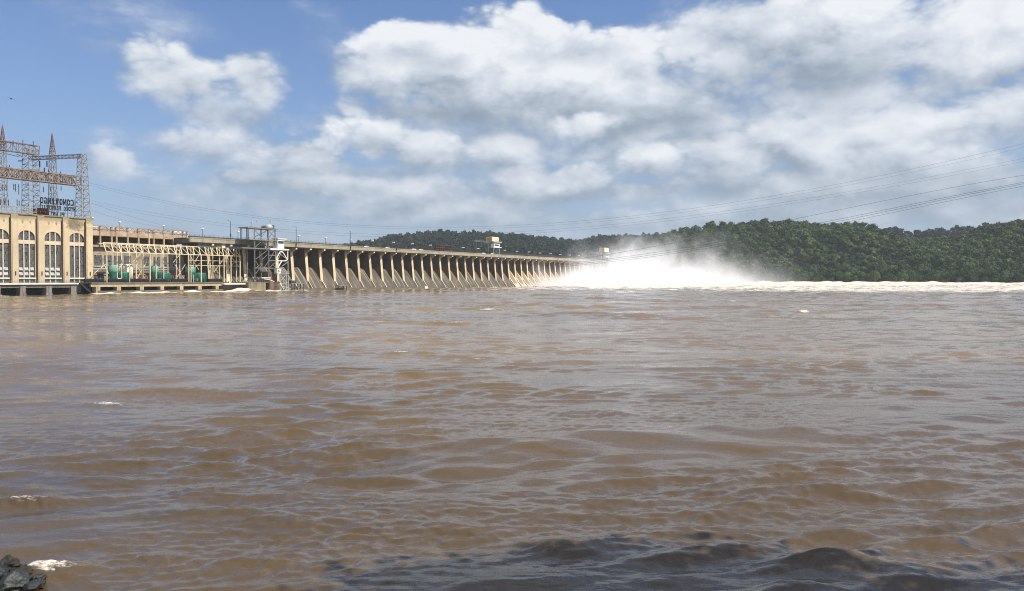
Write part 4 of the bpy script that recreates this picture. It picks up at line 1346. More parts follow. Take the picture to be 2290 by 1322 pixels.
su0, su1 = U(176, -8.5), U(203, -8.5)
for k in range(12):
    q = k / 11
    uu = su0 + (su1 - su0) * q; zz = zdk + (0.7 - zdk) * q
    mb.box(uu, uu + 1.0, -8.6, -7.0, zz - 0.15, zz + 0.05)
for ww_ in (-8.7, -6.9):
    mb.bar((su0, ww_, zdk), (su1, ww_, 0.7), 0.2); mb.bar((su0, ww_, zdk + 1.1), (su1, ww_, 1.8), 0.07)
t_deck.part('stair', mb, m_darksteel)

t2 = Thing('transformer_deck', 'long yellowish concrete deck on short pillars over the foaming water', 'deck', (U(205, -9), -9, 0))
e0, e1 = U(203, -9), U(497, -9)
zA, zB_, zC = Z(631.5, U(300, -9), -9), Z(634.5, U(300, -9), -9), Z(641, U(300, -9), -9)
mb = MB(); mb.box(e0, e1, -9.6, 16, zB_, zA); t2.part('slab', mb, m_darkc)
mb = MB(); mb.box(e0, e1, -9.2, -8.2, zC, zB_ - 0.004)
m_yell = concrete('yellow_stained_concrete', (0.44, 0.37, 0.235), (0.22, 0.185, 0.12), 0.3, 1.0, patch=(0.46, 0.32, 0.12), patch_amt=0.4)
t2.part('beam', mb, m_yell)
deck_posts(t2, (219.5, 266, 317.5, 363, 406.5, 447.5, 486), -9.35, -6.5, zC, m_yell, 1.15)
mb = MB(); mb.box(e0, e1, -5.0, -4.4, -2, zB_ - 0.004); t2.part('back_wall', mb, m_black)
mb = MB(); zk = Z(649.5, U(300, -10), -10); mb.box(U(222, -10), e1, -9.9, -9.354, -1.5, zk); t2.part('lower_ledge', mb, m_darkc)
f0, f1 = U(496.5, -10), U(551, -10)
mb = MB(); mb.box(f0, f1, -12.0, -3.0, Z(636.5, f0, -12), Z(634, f0, -12)); t2.part('white_platform', mb, m_white)
mb = MB(); mb.box(f0, f1, -8.0, -6.5, -2, Z(637, f0, -12)); t2.part('dark_wall', mb, m_darkc)
mb = MB()
g0, g1 = U(541, -11.5), U(556, -11.5)
for k in range(12):
    q = k / 11; uu = g0 + (g1 - g0) * q; zz = 0.3 + (6.0 - 0.3) * q
    mb.box(uu, uu + 0.8, -12.4, -11.0, zz - 0.12, zz + 0.06)
for ww_ in (-12.5, -10.9):
    mb.bar((g0, ww_, 0.2), (g1, ww_, 6.0), 0.18); mb.bar((g0, ww_, 1.4), (g1, ww_, 7.1), 0.07)
t2.part('stair', mb, m_darksteel)

# black louvred barriers along the deck edge
for i, (p0, p1) in enumerate([(190, 233.6), (244, 285), (293, 334), (339.5, 376), (384, 421.5), (466.6, 498)]):
    u0, u1 = U(p0, -8.6), U(p1, -8.6)
    t = Thing('barrier', 'black louvred barrier on the deck edge, %s from the power house' % ORD[i], 'barrier', (u0, -8.6, zA), 'black barriers along the deck edge')
    z1 = Z(623.3, u0, -8.6)
    mb = MB(); mb.box(u0, u1, -8.5, -8.3, zA + 0.05, z1)
    for k in range(4):
        zz = zA + 0.12 + (z1 - zA - 0.25) * k / 3.6
        mb.add([(u0, -8.86, zz), (u1, -8.86, zz), (u1, -8.52, zz + 0.34), (u0, -8.52, zz + 0.34), (u0, -8.52, zz), (u1, -8.52, zz)], [(0, 1, 2, 3), (1, 0, 4, 5)])
    t.part('panel', mb, m_black)
    k = max(2, int((u1 - u0) / 4))
    for j in range(k + 1):
        uu = u0 + (u1 - u0) * j / k
        fb = MB(); fb.box(uu - 0.09, uu + 0.09, -8.29, -8.1, zA, z1 + 0.08); t.part('post', fb, m_darksteel)

# ------------------------------------------------------------------ concrete frame building between power house and dam
SW = 8.0
m_frame = concrete('frame_concrete', (0.50, 0.39, 0.26), (0.26, 0.20, 0.14), 0.2, 1.0, patch=(0.33, 0.21, 0.14), patch_amt=0.6)
m_brick = simple('red_brown_masonry', (0.26, 0.115, 0.075), 0.9, 0, 0.3, 0.5)
m_pinkp = concrete('patched_pinkish_plaster', (0.55, 0.42, 0.33), (0.30, 0.22, 0.16), 0.4, 1.0, patch=(0.66, 0.62, 0.55), patch_amt=0.6)
sb = Thing('switch_house', 'weathered concrete frame building with open dark upper storey behind the cream canopy', 'building', (U(208, SW), SW, 0))
s0, s1 = UEND + 0.35, U(420.5, SW)
um = (s0 + s1) / 2
def zs(py): return Z(py, U(300, SW), SW)
z_t, z_b1, z_b0, z_o = zs(509.5), zs(521), zs(531), zs(551)
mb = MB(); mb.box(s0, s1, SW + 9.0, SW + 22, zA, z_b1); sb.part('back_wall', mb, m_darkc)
mb = MB(); mb.box(s0, s1, SW, SW + 8.99, z_b0, z_b1); sb.part('upper_beam', mb, m_frame)
mb = MB(); mb.box(s0, s1, SW + 0.5, SW + 8.99, z_o - 1.0, z_o); sb.part('floor_slab', mb, m_frame)
mb = MB(); mb.box(s0, U(545, SW), SW + 2.4, SW + 8.9, zA, z_o - 1.004); sb.part('lower_wall', mb, simple('dim_rear_wall', (0.34, 0.28, 0.21), 0.9, 0, 0.4, 0.25))
cols = (225, 250.7, 261.5, 286.5, 310.6, 334, 344.7, 367.2, 388.8, 410.5, 419.3)
for px in cols:
    uu = U(px, SW)
    mb = MB(); mb.box(uu - 0.42, uu + 0.42, SW - 0.3, SW + 0.46, z_o, z_t); sb.part('column', mb, m_frame)
for zz, r in ((z_t - 0.15, 0.32), (z_t - 1.9, 0.14), ((z_t + z_b1) / 2 - 0.5, 0.14)):
    mb = MB(); mb.box(s0, s1, SW - 0.52, SW - 0.303, zz - r, zz + r); sb.part('rail', mb, m_lattice)
ks = [s0] + [U(p, SW) for p in cols]
for a, b_ in zip(ks[:-1], ks[1:]):
    if b_ - a < 3: continue
    mb = MB(); mb.bar((a + 0.4, SW + 0.2, z_b1), ((a + b_) / 2, SW + 0.2, z_t - 0.4), 0.13); mb.bar(((a + b_) / 2, SW + 0.2, z_t - 0.4), (b_ - 0.4, SW + 0.2, z_b1), 0.13)
    sb.part('roof_bracing', mb, m_lattice)
    mb = MB(); mb.box(a + 0.5, b_ - 0.5, SW + 2.0, SW + 2.2, z_b1 + 0.004, z_t - random.uniform(0.5, 1.6)); sb.part('wall_panel', mb, random.choice((m_frame, m_frame, m_pinkp)))
for p0, p1 in ((212, 223), (252, 260), (392, 409), (411.5, 418.5)):
    mb = MB(); a, b_ = U(p0, SW), U(p1, SW)
    mb.box(a, b_, SW + 1.2, SW + 1.4, z_b1 + 0.004, z_b1 + 1.5); mb.box(a, b_, SW + 1.2, SW + 1.4, z_b1 + 1.7, z_b1 + 2.8); sb.part('white_panel', mb, m_white if p0 > 380 else m_pale)
mb = MB()
for i in range(14):
    a = s0 + 1.5 + i * (s1 - s0 - 3) / 13.5
    mb.box(a, a + random.uniform(0.8, 2.2), SW + 4, SW + 5, z_o + 0.004, z_o + random.uniform(0.8, 3.2))
sb.part('switchgear', mb, m_steel)
# openings, ledges and pipes of the lower storey, seen through the canopy
for k in range(15):
    a = U(212 + k * 22, SW + 2.3)
    if k in (4, 9): continue
    mb = MB(); mb.box(a, a + 4.2, SW + 2.2, SW + 2.396, zA + 8.5, zA + 14); 
    wn = sb.part('window', mb, m_pane)
    fb = MB(); fb.box(a - 0.3, a + 4.5, SW + 2.0, SW + 2.39, zA + 8.0, zA + 8.49); sb.part('sill', fb, m_pale, wn)
for zz in (zA + 5.8, zA + 7.0):
    mb = MB(); mb.bar((s0, SW + 1.6, zz), (U(395, SW), SW + 1.6, zz), 0.28, 8); sb.part('pipe', mb, m_galv if zz > zA + 6 else m_steel)
mb = MB(); mb.box(U(300, SW), U(540, SW), SW + 1.0, SW + 2.39, zA + 0.004, zA + 3.9); sb.part('masonry_base', mb, m_brick)
for k in range(9):
    a = U(222 + k * 36, SW + 1)
    mb = MB(); mb.box(a, a + 3.4, SW + 2.1, SW + 2.392, zA + 0.1, zA + 4.6); sb.part('doorway', mb, m_black)
for k in range(26):
    a = U(214 + k * 12.2, SW + 1)
    mb = MB(); mb.box(a, a + random.uniform(0.6, 2.2), SW - 0.5, SW + 0.9, zA, zA + random.uniform(0.8, 3.0))
    sb.part('equipment_box', mb, m_lattice)

# ------------------------------------------------------------------ cream steel canopy in front of it
CW = -7.4; CB = -3.0
cn = Thing('steel_canopy', 'cream painted steel canopy of zigzag trusses on many slim columns', 'canopy', (U(238, CW), CW, zA))
k0, k1 = U(238, CW), U(537.5, CW)
def zc_(py): return Z(py, U(390, CW), CW)
zlow, ztop_ = zc_(568.2), zc_(556.5)
b0, b1 = U(231.5, CB), U(534, CB)
zbk = Z(549.5, U(385, CB), CB)
N = 21
mb = MB()
mb.box(k0 - 0.3, k1 + 0.3, CW - 0.16, CW + 0.16, zlow - 0.22, zlow + 0.22); cn.part('bottom_chord', mb, m_cream)
mb = MB(); mb.box(b0, b1, CB - 0.16, CB + 0.16, zbk - 0.22, zbk + 0.22); cn.part('top_chord', mb, m_cream)
mb = MB(); mb.box(b0, b1, CB + 3.2, CB + 3.5, zbk - 0.6, zbk - 0.2); cn.part('purlin', mb, m_cream)
for i in range(N + 1):
    q = i / N
    uf, ub = k0 + (k1 - k0) * q, b0 + (b1 - b0) * q
    mb = MB()
    mb.bar((uf, CW, zlow), (ub, CB, zbk), 0.27)
    if i < N:
        un = k0 + (k1 - k0) * (i + 1) / N
        mb.bar((ub, CB, zbk), (un, CW, zlow), 0.23)
    cn.part('rafter', mb, m_cream)
front = (239, 335.6, 422, 450, 501, 516.5, 537)
back = (262, 272, 290, 305, 320, 349, 366, 375.5, 395, 402, 427, 433, 466, 476, 491, 507, 529)
for px in front:
    uu = U(px, CW); mb = MB(); mb.bar((uu, CW, zA), (uu, CW, zlow), 0.34); cn.part('column', mb, m_cream)
for px in back:
    uu = U(px, CB); mb = MB(); mb.bar((uu, CB, zA), (uu, CB, zbk - 0.2), 0.29); cn.part('column', mb, m_cream)
for p0, p1, y0, y1, wv in ((303, 328, 629, 586, CB), (328, 303, 629, 590, CB), (390, 415, 629, 591, CB), (415, 390, 629, 590, CB), (298, 320, 585, 563, CB),
                           (425, 445, 571, 604, CB), (445, 425, 571, 604, CB), (479, 500, 608, 580, CB), (507, 530, 606, 580, CB), (518, 535, 575, 598, CB), (210, 238, 612, 590, CB), (231, 243, 588, 612, CW), (430, 448, 604, 588, CB), (388, 402, 587, 570, CB)):
    ua, ub = U(p0, wv), U(p1, wv)
    mb = MB(); mb.bar((ua, wv, Z(y0, ua, wv)), (ub, wv, Z(y1, ub, wv)), 0.17); cn.part('brace', mb, m_cream)
mb = MB()
for yy in (583, 594):
    zz = Z(yy, U(460, CB), CB); mb.box(U(420, CB), U(536, CB), CB - 0.1, CB + 0.1, zz - 0.14, zz + 0.14)
cn.part('girt', mb, m_cream)

# ------------------------------------------------------------------ transformers and tanks under the canopy
m_green = simple('green_enamel', (0.05, 0.20, 0.145), 0.4, 0, 0.15, 0.6)
m_greend = simple('dark_green_enamel', (0.030, 0.150, 0.105), 0.45, 0, 0.2, 0.6)
for i, (d0_, d1_, yt, yb, l0, l1, lab) in enumerate([(241.6, 262, 592.5, 607.5, 258, 287, 'green transformer beside the white tank, leftmost under the canopy'),
                                                    (337, 353, 595, 608, 346, 377, 'green transformer in the middle of the canopy, right of the white tank'),
                                                    (417, 434.6, 597, 609, 428, 456, 'rightmost green transformer, before a red brown wall')]):
    wv = -0.8
    ua, ub = U(d0_, wv), U(d1_, wv); uc = (ua + ub) / 2; r = (ub - ua) / 2
    zt, zb = Z(yt, uc, wv), Z(yb, uc, wv)
    t = Thing('transformer', lab, 'transformer', (uc, wv, zA), 'green transformers under the canopy')
    mb = MB(); mb.lathe((uc, wv, zb), [(r * 0.98, 0), (r, 0.1), (r, zt - zb - 0.5), (r * 0.9, zt - zb - 0.12), (r * 0.3, zt - zb + 0.1)], 24); t.part('drum', mb, simple('light_green_enamel', (0.165, 0.36, 0.275), 0.4, 0, 0.12, 0.6) if i == 0 else bpy.data.materials['light_green_enamel'], smooth=True)
    mb = MB(); mb.lathe((uc, wv, zA + 0.4), [(r * 0.5, 0), (r * 0.55, 0.8), (r * 1.02, zb - zA - 0.55), (r * 1.02, zb - zA - 0.404)], 24); t.part('funnel', mb, m_greend, smooth=True)
    va, vb = U(l0, wv + 2), U(l1, wv + 2); vc = (va + vb) / 2; rv = (vb - va) / 2
    zt2 = Z(609 + i * 0.7, vc, wv)
    mb = MB(); mb.lathe((vc, wv + 2, zA), [(rv, 0), (rv, zt2 - zA - 0.4), (rv * 0.95, zt2 - zA), (rv * 0.2, zt2 - zA + 0.15)], 28); tank = t.part('tank', mb, m_greend, smooth=True)
    mb = MB()
    for k in range(22):
        an = 2 * math.pi * k / 22
        mb.bar((vc + rv * 1.03 * math.cos(an), wv + 2 + rv * 1.03 * math.sin(an), zA + 0.3), (vc + rv * 1.03 * math.cos(an), wv + 2 + rv * 1.03 * math.sin(an), zt2 - 0.6), 0.10)
    t.part('cooling_fins', mb, m_green, tank)
    mb = MB(); mb.box(uc + r * 0.2, uc + r * 0.95, wv - r * 1.25, wv - r * 1.04, zA + 0.5, zA + 2.2); t.part('cabinet', mb, m_white if i == 0 else m_green)
    for sx in (-1, 1):
        mb = MB(); mb.bar((uc + sx * r * 0.8, wv - 0.4, zA), (uc + sx * r * 0.8, wv - 0.4, zb), 0.15); t.part('leg', mb, m_greend)
for px0, px1, yt, wv, lab in ((277, 295, 591, 0.4, 'cream white cylindrical tank, the wider one next to the left green transformer'), (266.5, 277, 592, 3.6, 'narrow cream white tank half hidden behind the wider one')):
    ua, ub = U(px0, wv), U(px1, wv); uc = (ua + ub) / 2; r = (ub - ua) / 2; zt = Z(yt, uc, wv)
    t = Thing('storage_tank', lab, 'tank', (uc, wv, zA))
    mb = MB(); mb.lathe((uc, wv, zA), [(r, 0), (r, zt - zA - 0.5)], 24); t.part('shell', mb, simple('cream_white_paint', (0.76, 0.72, 0.55), 0.45, 0, 0.08, 0.5), smooth=True)
    mb = MB(); mb.lathe((uc, wv, zt - 0.496), [(r * 1.02, 0), (r * 0.9, 0.4), (r * 0.3, 0.6)], 24); t.part('lid', mb, m_white, smooth=True)
    mb = MB(); mb.bar((uc + 0.4, wv - r - 0.12, zA), (uc + 0.4, wv - r - 0.12, zt), 0.06); mb.bar((uc - 0.2, wv - r - 0.12, zA), (uc - 0.2, wv - r - 0.12, zt), 0.06); t.part('ladder', mb, m_steel)

# ------------------------------------------------------------------ grey steel tower in front of the dam
TW = -13.0; TB = -7.0
st = Thing('steel_tower', 'tall grey steel frame tower with platforms and white cabin before the dam', 'tower', (U(601, TW), TW, 0))
def tz(py, w_=TW): return Z(py, U(605, w_), w_)
lv = [tz(512.5), tz(538), tz(557), tz(583), tz(612)]
cu = [U(569.7, TW), U(601, TW), U(616, TW)]
cu0 = U(556.5, TW); cu3 = U(644, TW)
for uu, zt, zb in ((cu0, lv[0], lv[1]), (cu[0], lv[0], tz(622)), (cu[1], lv[0], tz(622)), (cu[2], lv[0], tz(622))):
    for wv in (TW, TB):
        mb = MB(); mb.bar((uu, wv, zb), (uu, wv, zt), 0.36); st.part('column', mb, m_steel)
for i, (zz, a, b_) in enumerate([(lv[0], U(553, TW), U(619.5, TW)), (lv[1], U(556, TW), U(619, TW)), (lv[2], U(540, TW), U(617, TW))]):
    mb = MB(); mb.box(a, b_, TW - 0.7, TB + 0.7, zz - 0.35, zz + 0.25); p = st.part('platform', mb, m_steel)
    if i < 2:
        rb = MB(); n = 14
        for k in range(n + 1):
            x = a + (b_ - a) * k / n; rb.bar((x, TW - 0.6, zz + 0.25), (x, TW - 0.6, zz + 1.5), 0.06)
        for h in (0.9, 1.5): rb.bar((a, TW - 0.6, zz + h), (b_, TW - 0.6, zz + h), 0.06)
        st.part('railing', rb, m_galv, p)
for zz, a, b_ in ((lv[3], cu[1], U(617, TW)), (tz(600), cu[0], cu[2]), (tz(571), cu[1], cu[2])):
    mb = MB(); mb.box(a, b_, TW - 0.3, TW + 0.3, zz - 0.25, zz + 0.25); st.part('girder', mb, m_steel)
def xb(pa, ya, pb, yb, wv=TW, r=0.2, mat=None):
    ua, ub = U(pa, wv), U(pb, wv)
    mb = MB(); mb.bar((ua, wv, Z(ya, ua, wv)), (ub, wv, Z(yb, ub, wv)), r); st.part('brace', mb, mat or m_steel)
for q in ((570, 514, 584, 530), (584, 532, 597, 515), (601, 516, 614, 530), (602, 532, 614, 516), (570, 554, 584, 541), (588, 541, 600, 554), (603, 555, 615, 541), (572, 580, 598, 560), (586, 581, 598, 570),
          (572, 584, 584, 606), (586, 606, 600, 585), (603, 580, 615, 560), (572, 612, 584, 596), (602, 600, 614, 588)):
    xb(*q)
for q in ((570, 556, 600, 540), (572, 600, 600, 575), (570, 530, 600, 515), (602, 580, 616, 600)):
    xb(*q, wv=TB)
mb = MB(); mb.lathe((U(601, -10), -10, lv[0] + 0.3), [(2.4, 0), (2.6, 0.5), (2.5, 1.6), (1.6, 2.6), (0.4, 3.0)], 16); st.part('winch', mb, m_galv, smooth=True)
mb = MB(); mb.box(U(588, -9), U(596, -9), -10.6, -8, lv[0] + 0.3, lv[0] + 2.0); mb.box(U(607, -9), U(610, -9), -10.6, -9, lv[0] + 0.3, lv[0] + 2.6); st.part('machinery', mb, m_darksteel)
for px, py in ((564, 499), (576, 495.5), (606.5, 496)):
    uu = U(px, TW + 1); mb = MB(); mb.bar((uu, TW + 1, lv[0]), (uu, TW + 1, Z(py, uu, TW)), 0.12); mb.box(uu - 0.55, uu + 0.55, TW + 0.6, TW + 1.4, Z(py, uu, TW), Z(py, uu, TW) + 0.5); st.part('mast', mb, m_galv)
for px, y0, y1 in ((563, 511, 502), (577, 511, 503)):
    uu = U(px, TW + 2); mb = MB(); mb.bar((uu - 1.3, TW + 2, Z(y0, uu, TW)), (uu, TW + 2, Z(y1, uu, TW)), 0.12); mb.bar((uu + 1.3, TW + 2, Z(y0, uu, TW)), (uu, TW + 2, Z(y1, uu, TW)), 0.12); st.part('tripod', mb, m_galv)
# white cabin on a bracket at its right
ca, cb_ = U(620, TW), U(634.5, TW)
mb = MB(); mb.box(ca, cb_, TW - 0.5, TW + 3.5, tz(555), tz(534.5)); cab = st.part('cabin', mb, m_white)
mb = MB(); mb.box(ca - 0.4, cb_ + 1.8, TW - 1.0, TW + 4.0, tz(534.4), tz(532)); st.part('cabin_roof', mb, m_pale, cab)
mb = MB(); mb.box(ca + 0.4, cb_ - 0.4, TW - 0.56, TW - 0.503, tz(544), tz(538)); st.part('cabin_window', mb, m_glass, cab)
for q in (0.33, 0.66):
    fb = MB(); x = ca + (cb_ - ca) * q; fb.box(x - 0.08, x + 0.08, TW - 0.58, TW - 0.504, tz(554.5), tz(545)); st.part('cabin_joint', fb, m_steel, cab)
mb = MB(); mb.box(U(603, TW), U(645, TW), TW - 0.8, TW + 3.8, tz(558.5), tz(555.5)); st.part('white_platform', mb, m_white)
# white bent frame
pts = [(643.5, 559), (643.5, 580), (639, 583.5), (620, 583.5), (618, 580)]
mb = MB()
def tp(px, py, wv=TW): uu = U(px, wv); return (uu, wv, Z(py, uu, wv))
mb.path([tp(*p) for p in pts], 0.36, 4)
st.part('white_frame', mb, m_white)
mb = MB(); mb.path([tp(*p) for p in ((620, 575), (626, 564), (630, 562), (634, 566), (642, 580))], 0.34, 4); st.part('white_arch', mb, m_white)
mb = MB(); mb.path([tp(*p) for p in ((630, 584), (622, 598))], 0.36, 4); st.part('white_strut', mb, m_white)
mb = MB(); mb.bar(tp(644, 583), tp(644, 632), 0.3); st.part('column', mb, m_galv)
for q in ((624, 566, 642, 580), (622, 581, 630, 563), (630, 596, 644, 586), (632, 597, 644, 610)):
    xb(*q, r=0.17, mat=m_galv)
# lower landing stage with a small white hut and spread legs
lt = Thing('landing_stage', 'small lattice landing stage with white hut at the right foot of the steel tower', 'landing stage', (U(630, TW - 2), TW - 2, 0))
LW_ = TW - 2.5
def lp(px, py): uu = U(px, LW_); return (uu, LW_, Z(py, uu, LW_))
for px in (626, 640, 645):
    mb = MB(); mb.bar(lp(px, 648), lp(px, 610), 0.26); lt.part('leg', mb, m_galv)
mb = MB(); a, b_ = U(621, LW_), U(646, LW_); mb.box(a, b_, LW_ - 0.5, LW_ + 3, lp(630, 612)[2] - 0.3, lp(630, 612)[2]); lt.part('deck', mb, m_galv)
mb = MB(); a, b_ = U(620, LW_), U(628.5, LW_); mb.box(a, b_, LW_ - 0.2, LW_ + 2.2, lp(624, 611.5)[2], lp(624, 600.5)[2]); hut = lt.part('hut', mb, m_white)
mb = MB(); mb.box(a - 0.3, b_ + 0.3, LW_ - 0.5, LW_ + 2.5, lp(624, 600.4)[2], lp(624, 599.5)[2]); lt.part('hut_roof', mb, m_pale, hut)
mb = MB(); mb.box(a + 0.7, a + 1.7, LW_ - 0.26, LW_ - 0.204, lp(624, 608)[2], lp(624, 604)[2]); lt.part('hut_window', mb, m_glass, hut)
for p, q in (((626, 630), (640, 614)), ((626, 614), (640, 630)), ((633, 640), (626, 650)), ((633, 640), (650, 646)), ((633, 640), (640, 650)), ((633, 630), (633, 650)), ((622, 636), (644, 632)), ((634, 598), (648, 622))):
    mb = MB(); mb.bar(lp(*p), lp(*q), 0.2); lt.part('brace', mb, m_galv)
mb = MB()
for k in range(7):
    q = k / 6; x = U(622, LW_) + (U(646, LW_) - U(622, LW_)) * q
    mb.bar((x, LW_ - 0.4, lp(630, 612)[2]), (x, LW_ - 0.4, lp(630, 606)[2]), 0.06)
mb.bar((U(622, LW_), LW_ - 0.4, lp(630, 606)[2]), (U(646, LW_), LW_ - 0.4, lp(630, 606)[2]), 0.07); lt.part('railing', mb, m_galv)
# round-nosed concrete base of the tower
bs = Thing('tower_pier', 'mossy concrete pier with rounded nose in the foam under the steel tower', 'pier', (U(580, TW), TW, 0))
mb = MB(); a, b_ = U(556, TW - 1), U(600, TW - 1); r = 3.4
zt = Z(632, a, TW)
pl = [(a, TB + 2), (a, TW - 1.0)]
pl += [(b_ - r + r * math.sin(t), TW - 1.0 + r - r * math.cos(t)) for t in np.linspace(0, math.pi / 2, 8)]
pl += [(b_, TB + 2)]
n = len(pl)
mb.add([(x, y, -2) for x, y in pl] + [(x, y, zt) for x, y in pl], [tuple(range(n)), tuple(range(2 * n - 1, n - 1, -1))] + [(i, (i + 1) % n, n + (i + 1) % n, n + i) for i in range(n)])
bs.part('body', mb, concrete('mossy_concrete', (0.27, 0.235, 0.16), (0.12, 0.105, 0.07), 0.3, 1.3))
mb = MB(); mb.box(a - 0.3, b_ + 0.3, TW - 1.25, TB + 2.2, zt + 0.004, zt + 0.35); bs.part('cap', mb, m_deckc)
mb = MB()
for k in range(11):
    x = a + (b_ - a) * k / 10; mb.bar((x, TW - 1.1, zt + 0.35), (x, TW - 1.1, zt + 1.7), 0.06)
for h in (1.0, 1.7): mb.bar((a, TW - 1.1, zt + h), (b_, TW - 1.1, zt + h), 0.06)
bs.part('railing', mb, m_steel)
mb = MB(); mb.box(U(583, TW), U(603, TW), TW - 0.9, TW + 2, Z(622.5, a, TW), Z(620.5, a, TW)); bs.part('white_gangway', mb, m_white)
mb = MB(); mb.path([(U(586, TW), TW - 1.5, Z(624, a, TW)), (U(597, TW), TW - 1.5, Z(625, a, TW)), (U(609, TW), TW - 1.5, Z(630, a, TW))], 0.22, 4); bs.part('gangway_rail', mb, m_white)
mb = MB(); mb.box(U(603, TW + 1), U(620, TW + 1), TW + 1, TB + 2, -2, Z(608, a, TW)); bs.part('brown_wall', mb, simple('rusty_brown_wall', (0.15, 0.10, 0.075), 0.9, 0, 0.4, 0.4))
# ------------------------------------------------------------------ lattice towers of the substation on the power house roof
ZR = z_top - 0.2
AW, BW = 3.0, 34.0
def strings(T_, lst, wv):
    for px, y0, y1 in lst:
        uu = U(px, wv); mb = MB()
        za, zb = Z(y1, uu, wv), Z(y0, uu, wv)
        mb.bar((uu, wv, za), (uu, wv, zb), 0.15, 8)
        k = max(2, int((zb - za) / 0.5))
        for i in range(k):
            zz = za + (zb - za) * (i + 0.5) / k
            mb.bar((uu, wv, zz - 0.08), (uu, wv, zz + 0.08), 0.26, 8)
        T_.part('insulator', mb, m_black)
# front right tower
ua = U(187, AW); ztA = Z(346, ua, AW)
ta = Thing('lattice_tower', 'grey lattice tower on the roof corner, carrying the right ends of the rusty beam', 'lattice tower', (ua, AW, ZR), 'lattice towers on the power house roof')
mb = MB(); mb.taper = lambda t: 1.0 - 0.42 * t
mb.lattice((ua, AW, ZR), (ua, AW, ztA), 4.8, 5.2, 15, 0.13, (1, 0, 0)); ta.part('mast', mb, m_lattice)
# back tower
ub = U(72, BW); ztB = Z(335, ub, BW)
tb = Thing('lattice_tower', 'broad lattice tower further back, left of the mirrored letters', 'lattice tower', (ub, BW, ZR), 'lattice towers on the power house roof')
mb = MB(); mb.taper = lambda t: 1.0 - 0.15 * t
mb.lattice((ub, BW, ZR), (ub, BW, ztB), 6.2, 6.0, 14, 0.15, (1, 0, 0)); tb.part('mast', mb, m_lattice)
# cross beam from back tower to front tower with the red tipped spire in its middle
cbm = Thing('cross_beam', 'grey lattice cross beam high between the two roof towers', 'lattice beam', (ub, BW, ztB))
zb_ = Z(355, ub, BW); za_ = Z(350, ua, AW)
mb = MB(); mb.lattice((ub, BW, zb_), (ua, AW, za_), 1.7, 1.6, 14, 0.13, (1, 0, 0)); cbm.part('truss', mb, m_lattice)
def on_cross(q): return ub + (ua - ub) * q, BW + (AW - BW) * q, zb_ + (za_ - zb_) * q
def find_q(px):
    lo, hi = 0.0, 1.0
    for _ in range(40):
        q = (lo + hi) / 2; u_, w_, z_ = on_cross(q); P = dam(u_, w_, z_)
        x = 1145 + F * P.x / P.y
        if x < px: lo = q
        else: hi = q
    return q
for px, y0, y1 in ((92, 361, 375), (108, 361, 374), (102, 376, 392), (135, 388, 396)):
    u_, w_, z_ = on_cross(find_q(px)); mb = MB()
    mb.bar((u_, w_, Z(y0, u_, w_)), (u_, w_, Z(y1, u_, w_)), 0.28, 8); cbm.part('insulator', mb, m_black)
def spire(px, ytop, ymid, ybase, pos, lab):
    u_, w_ = pos
    zt, zm, zb = Z(ytop, u_, w_), Z(ymid, u_, w_), Z(ybase, u_, w_)
    t = Thing('lightning_spire', lab, 'lattice spire', (u_, w_, zb), 'red tipped spires on the roof towers')
    mb = MB(); mb.taper = lambda t_: 1.0 - 0.30 * t_
    mb.lattice((u_, w_, zb), (u_, w_, zm), 3.0, 3.0, 9, 0.13, (1, 0, 0)); t.part('shaft', mb, m_lattice)
    mb = MB(); mb.taper = lambda t_: 1.0 - 0.93 * t_
    mb.lattice((u_, w_, zm), (u_, w_, zt), 2.1, 2.1, 8, 0.12, (1, 0, 0)); t.part('red_tip', mb, m_redpaint)
u_, w_, z_ = on_cross(find_q(120.5))
spire(120.5, 300, 345, 478, (u_, w_), 'red tipped lattice spire rising above the cross beam, right of the two')
BB = 31.0
u9 = U(10, BB)
spire(10, 282, 330, 465, (u9, BB), 'red tipped lattice spire at the far left edge above the roof')
# rusty front beam, long and deep, along the facade
fb = Thing('rusty_beam', 'deep rusty lattice beam running left from the front roof tower', 'lattice beam', (U(100, AW), AW, ZR))
ul = U(0, AW) - 22
zf = Z(407, ua, AW)
mb = MB(); mb.lattice((ul, AW, zf), (ua - 2.2, AW, zf), 3.6, 4.4, 26, 0.24, (0, 1, 0)); fb.part('truss', mb, m_rust)
mb = MB(); mb.lattice((ul, AW + 5.5, zf + 0.6), (ua - 2.2, AW + 5.5, zf + 0.6), 2.6, 3.4, 26, 0.22, (0, 1, 0)); fb.part('truss', mb, m_rust)
mb = MB()
for px in (0, 30, 60, 90, 120, 150, 178):
    uu = U(px, AW); mb.bar((uu, AW + 1.9, zf - 1), (uu, AW + 4.1, zf - 0.4), 0.16); mb.bar((uu, AW + 1.9, zf + 2), (uu, AW + 4.1, zf + 2), 0.16)
fb.part('tie', mb, m_rust)
strings(fb, [(1, 421, 412), (9, 428, 412), (16.5, 428, 413), (33.5, 426, 412), (37.5, 429, 412), (44.5, 436, 412), (99.5, 431, 418), (115.5, 428, 418), (139, 427, 417), (102, 388, 377), (111, 390, 380), (138.5, 394, 384), (24, 380, 370)], AW)
mb = MB(); mb.bar((ua - 2.3, AW, zf - 2.2), (ua - 0.6, AW, zf - 6.0), 0.2); mb.bar((ua - 5.5, AW, zf - 2.2), (ua - 1.0, AW, zf - 5.5), 0.16); fb.part('knee_brace', mb, m_lattice)
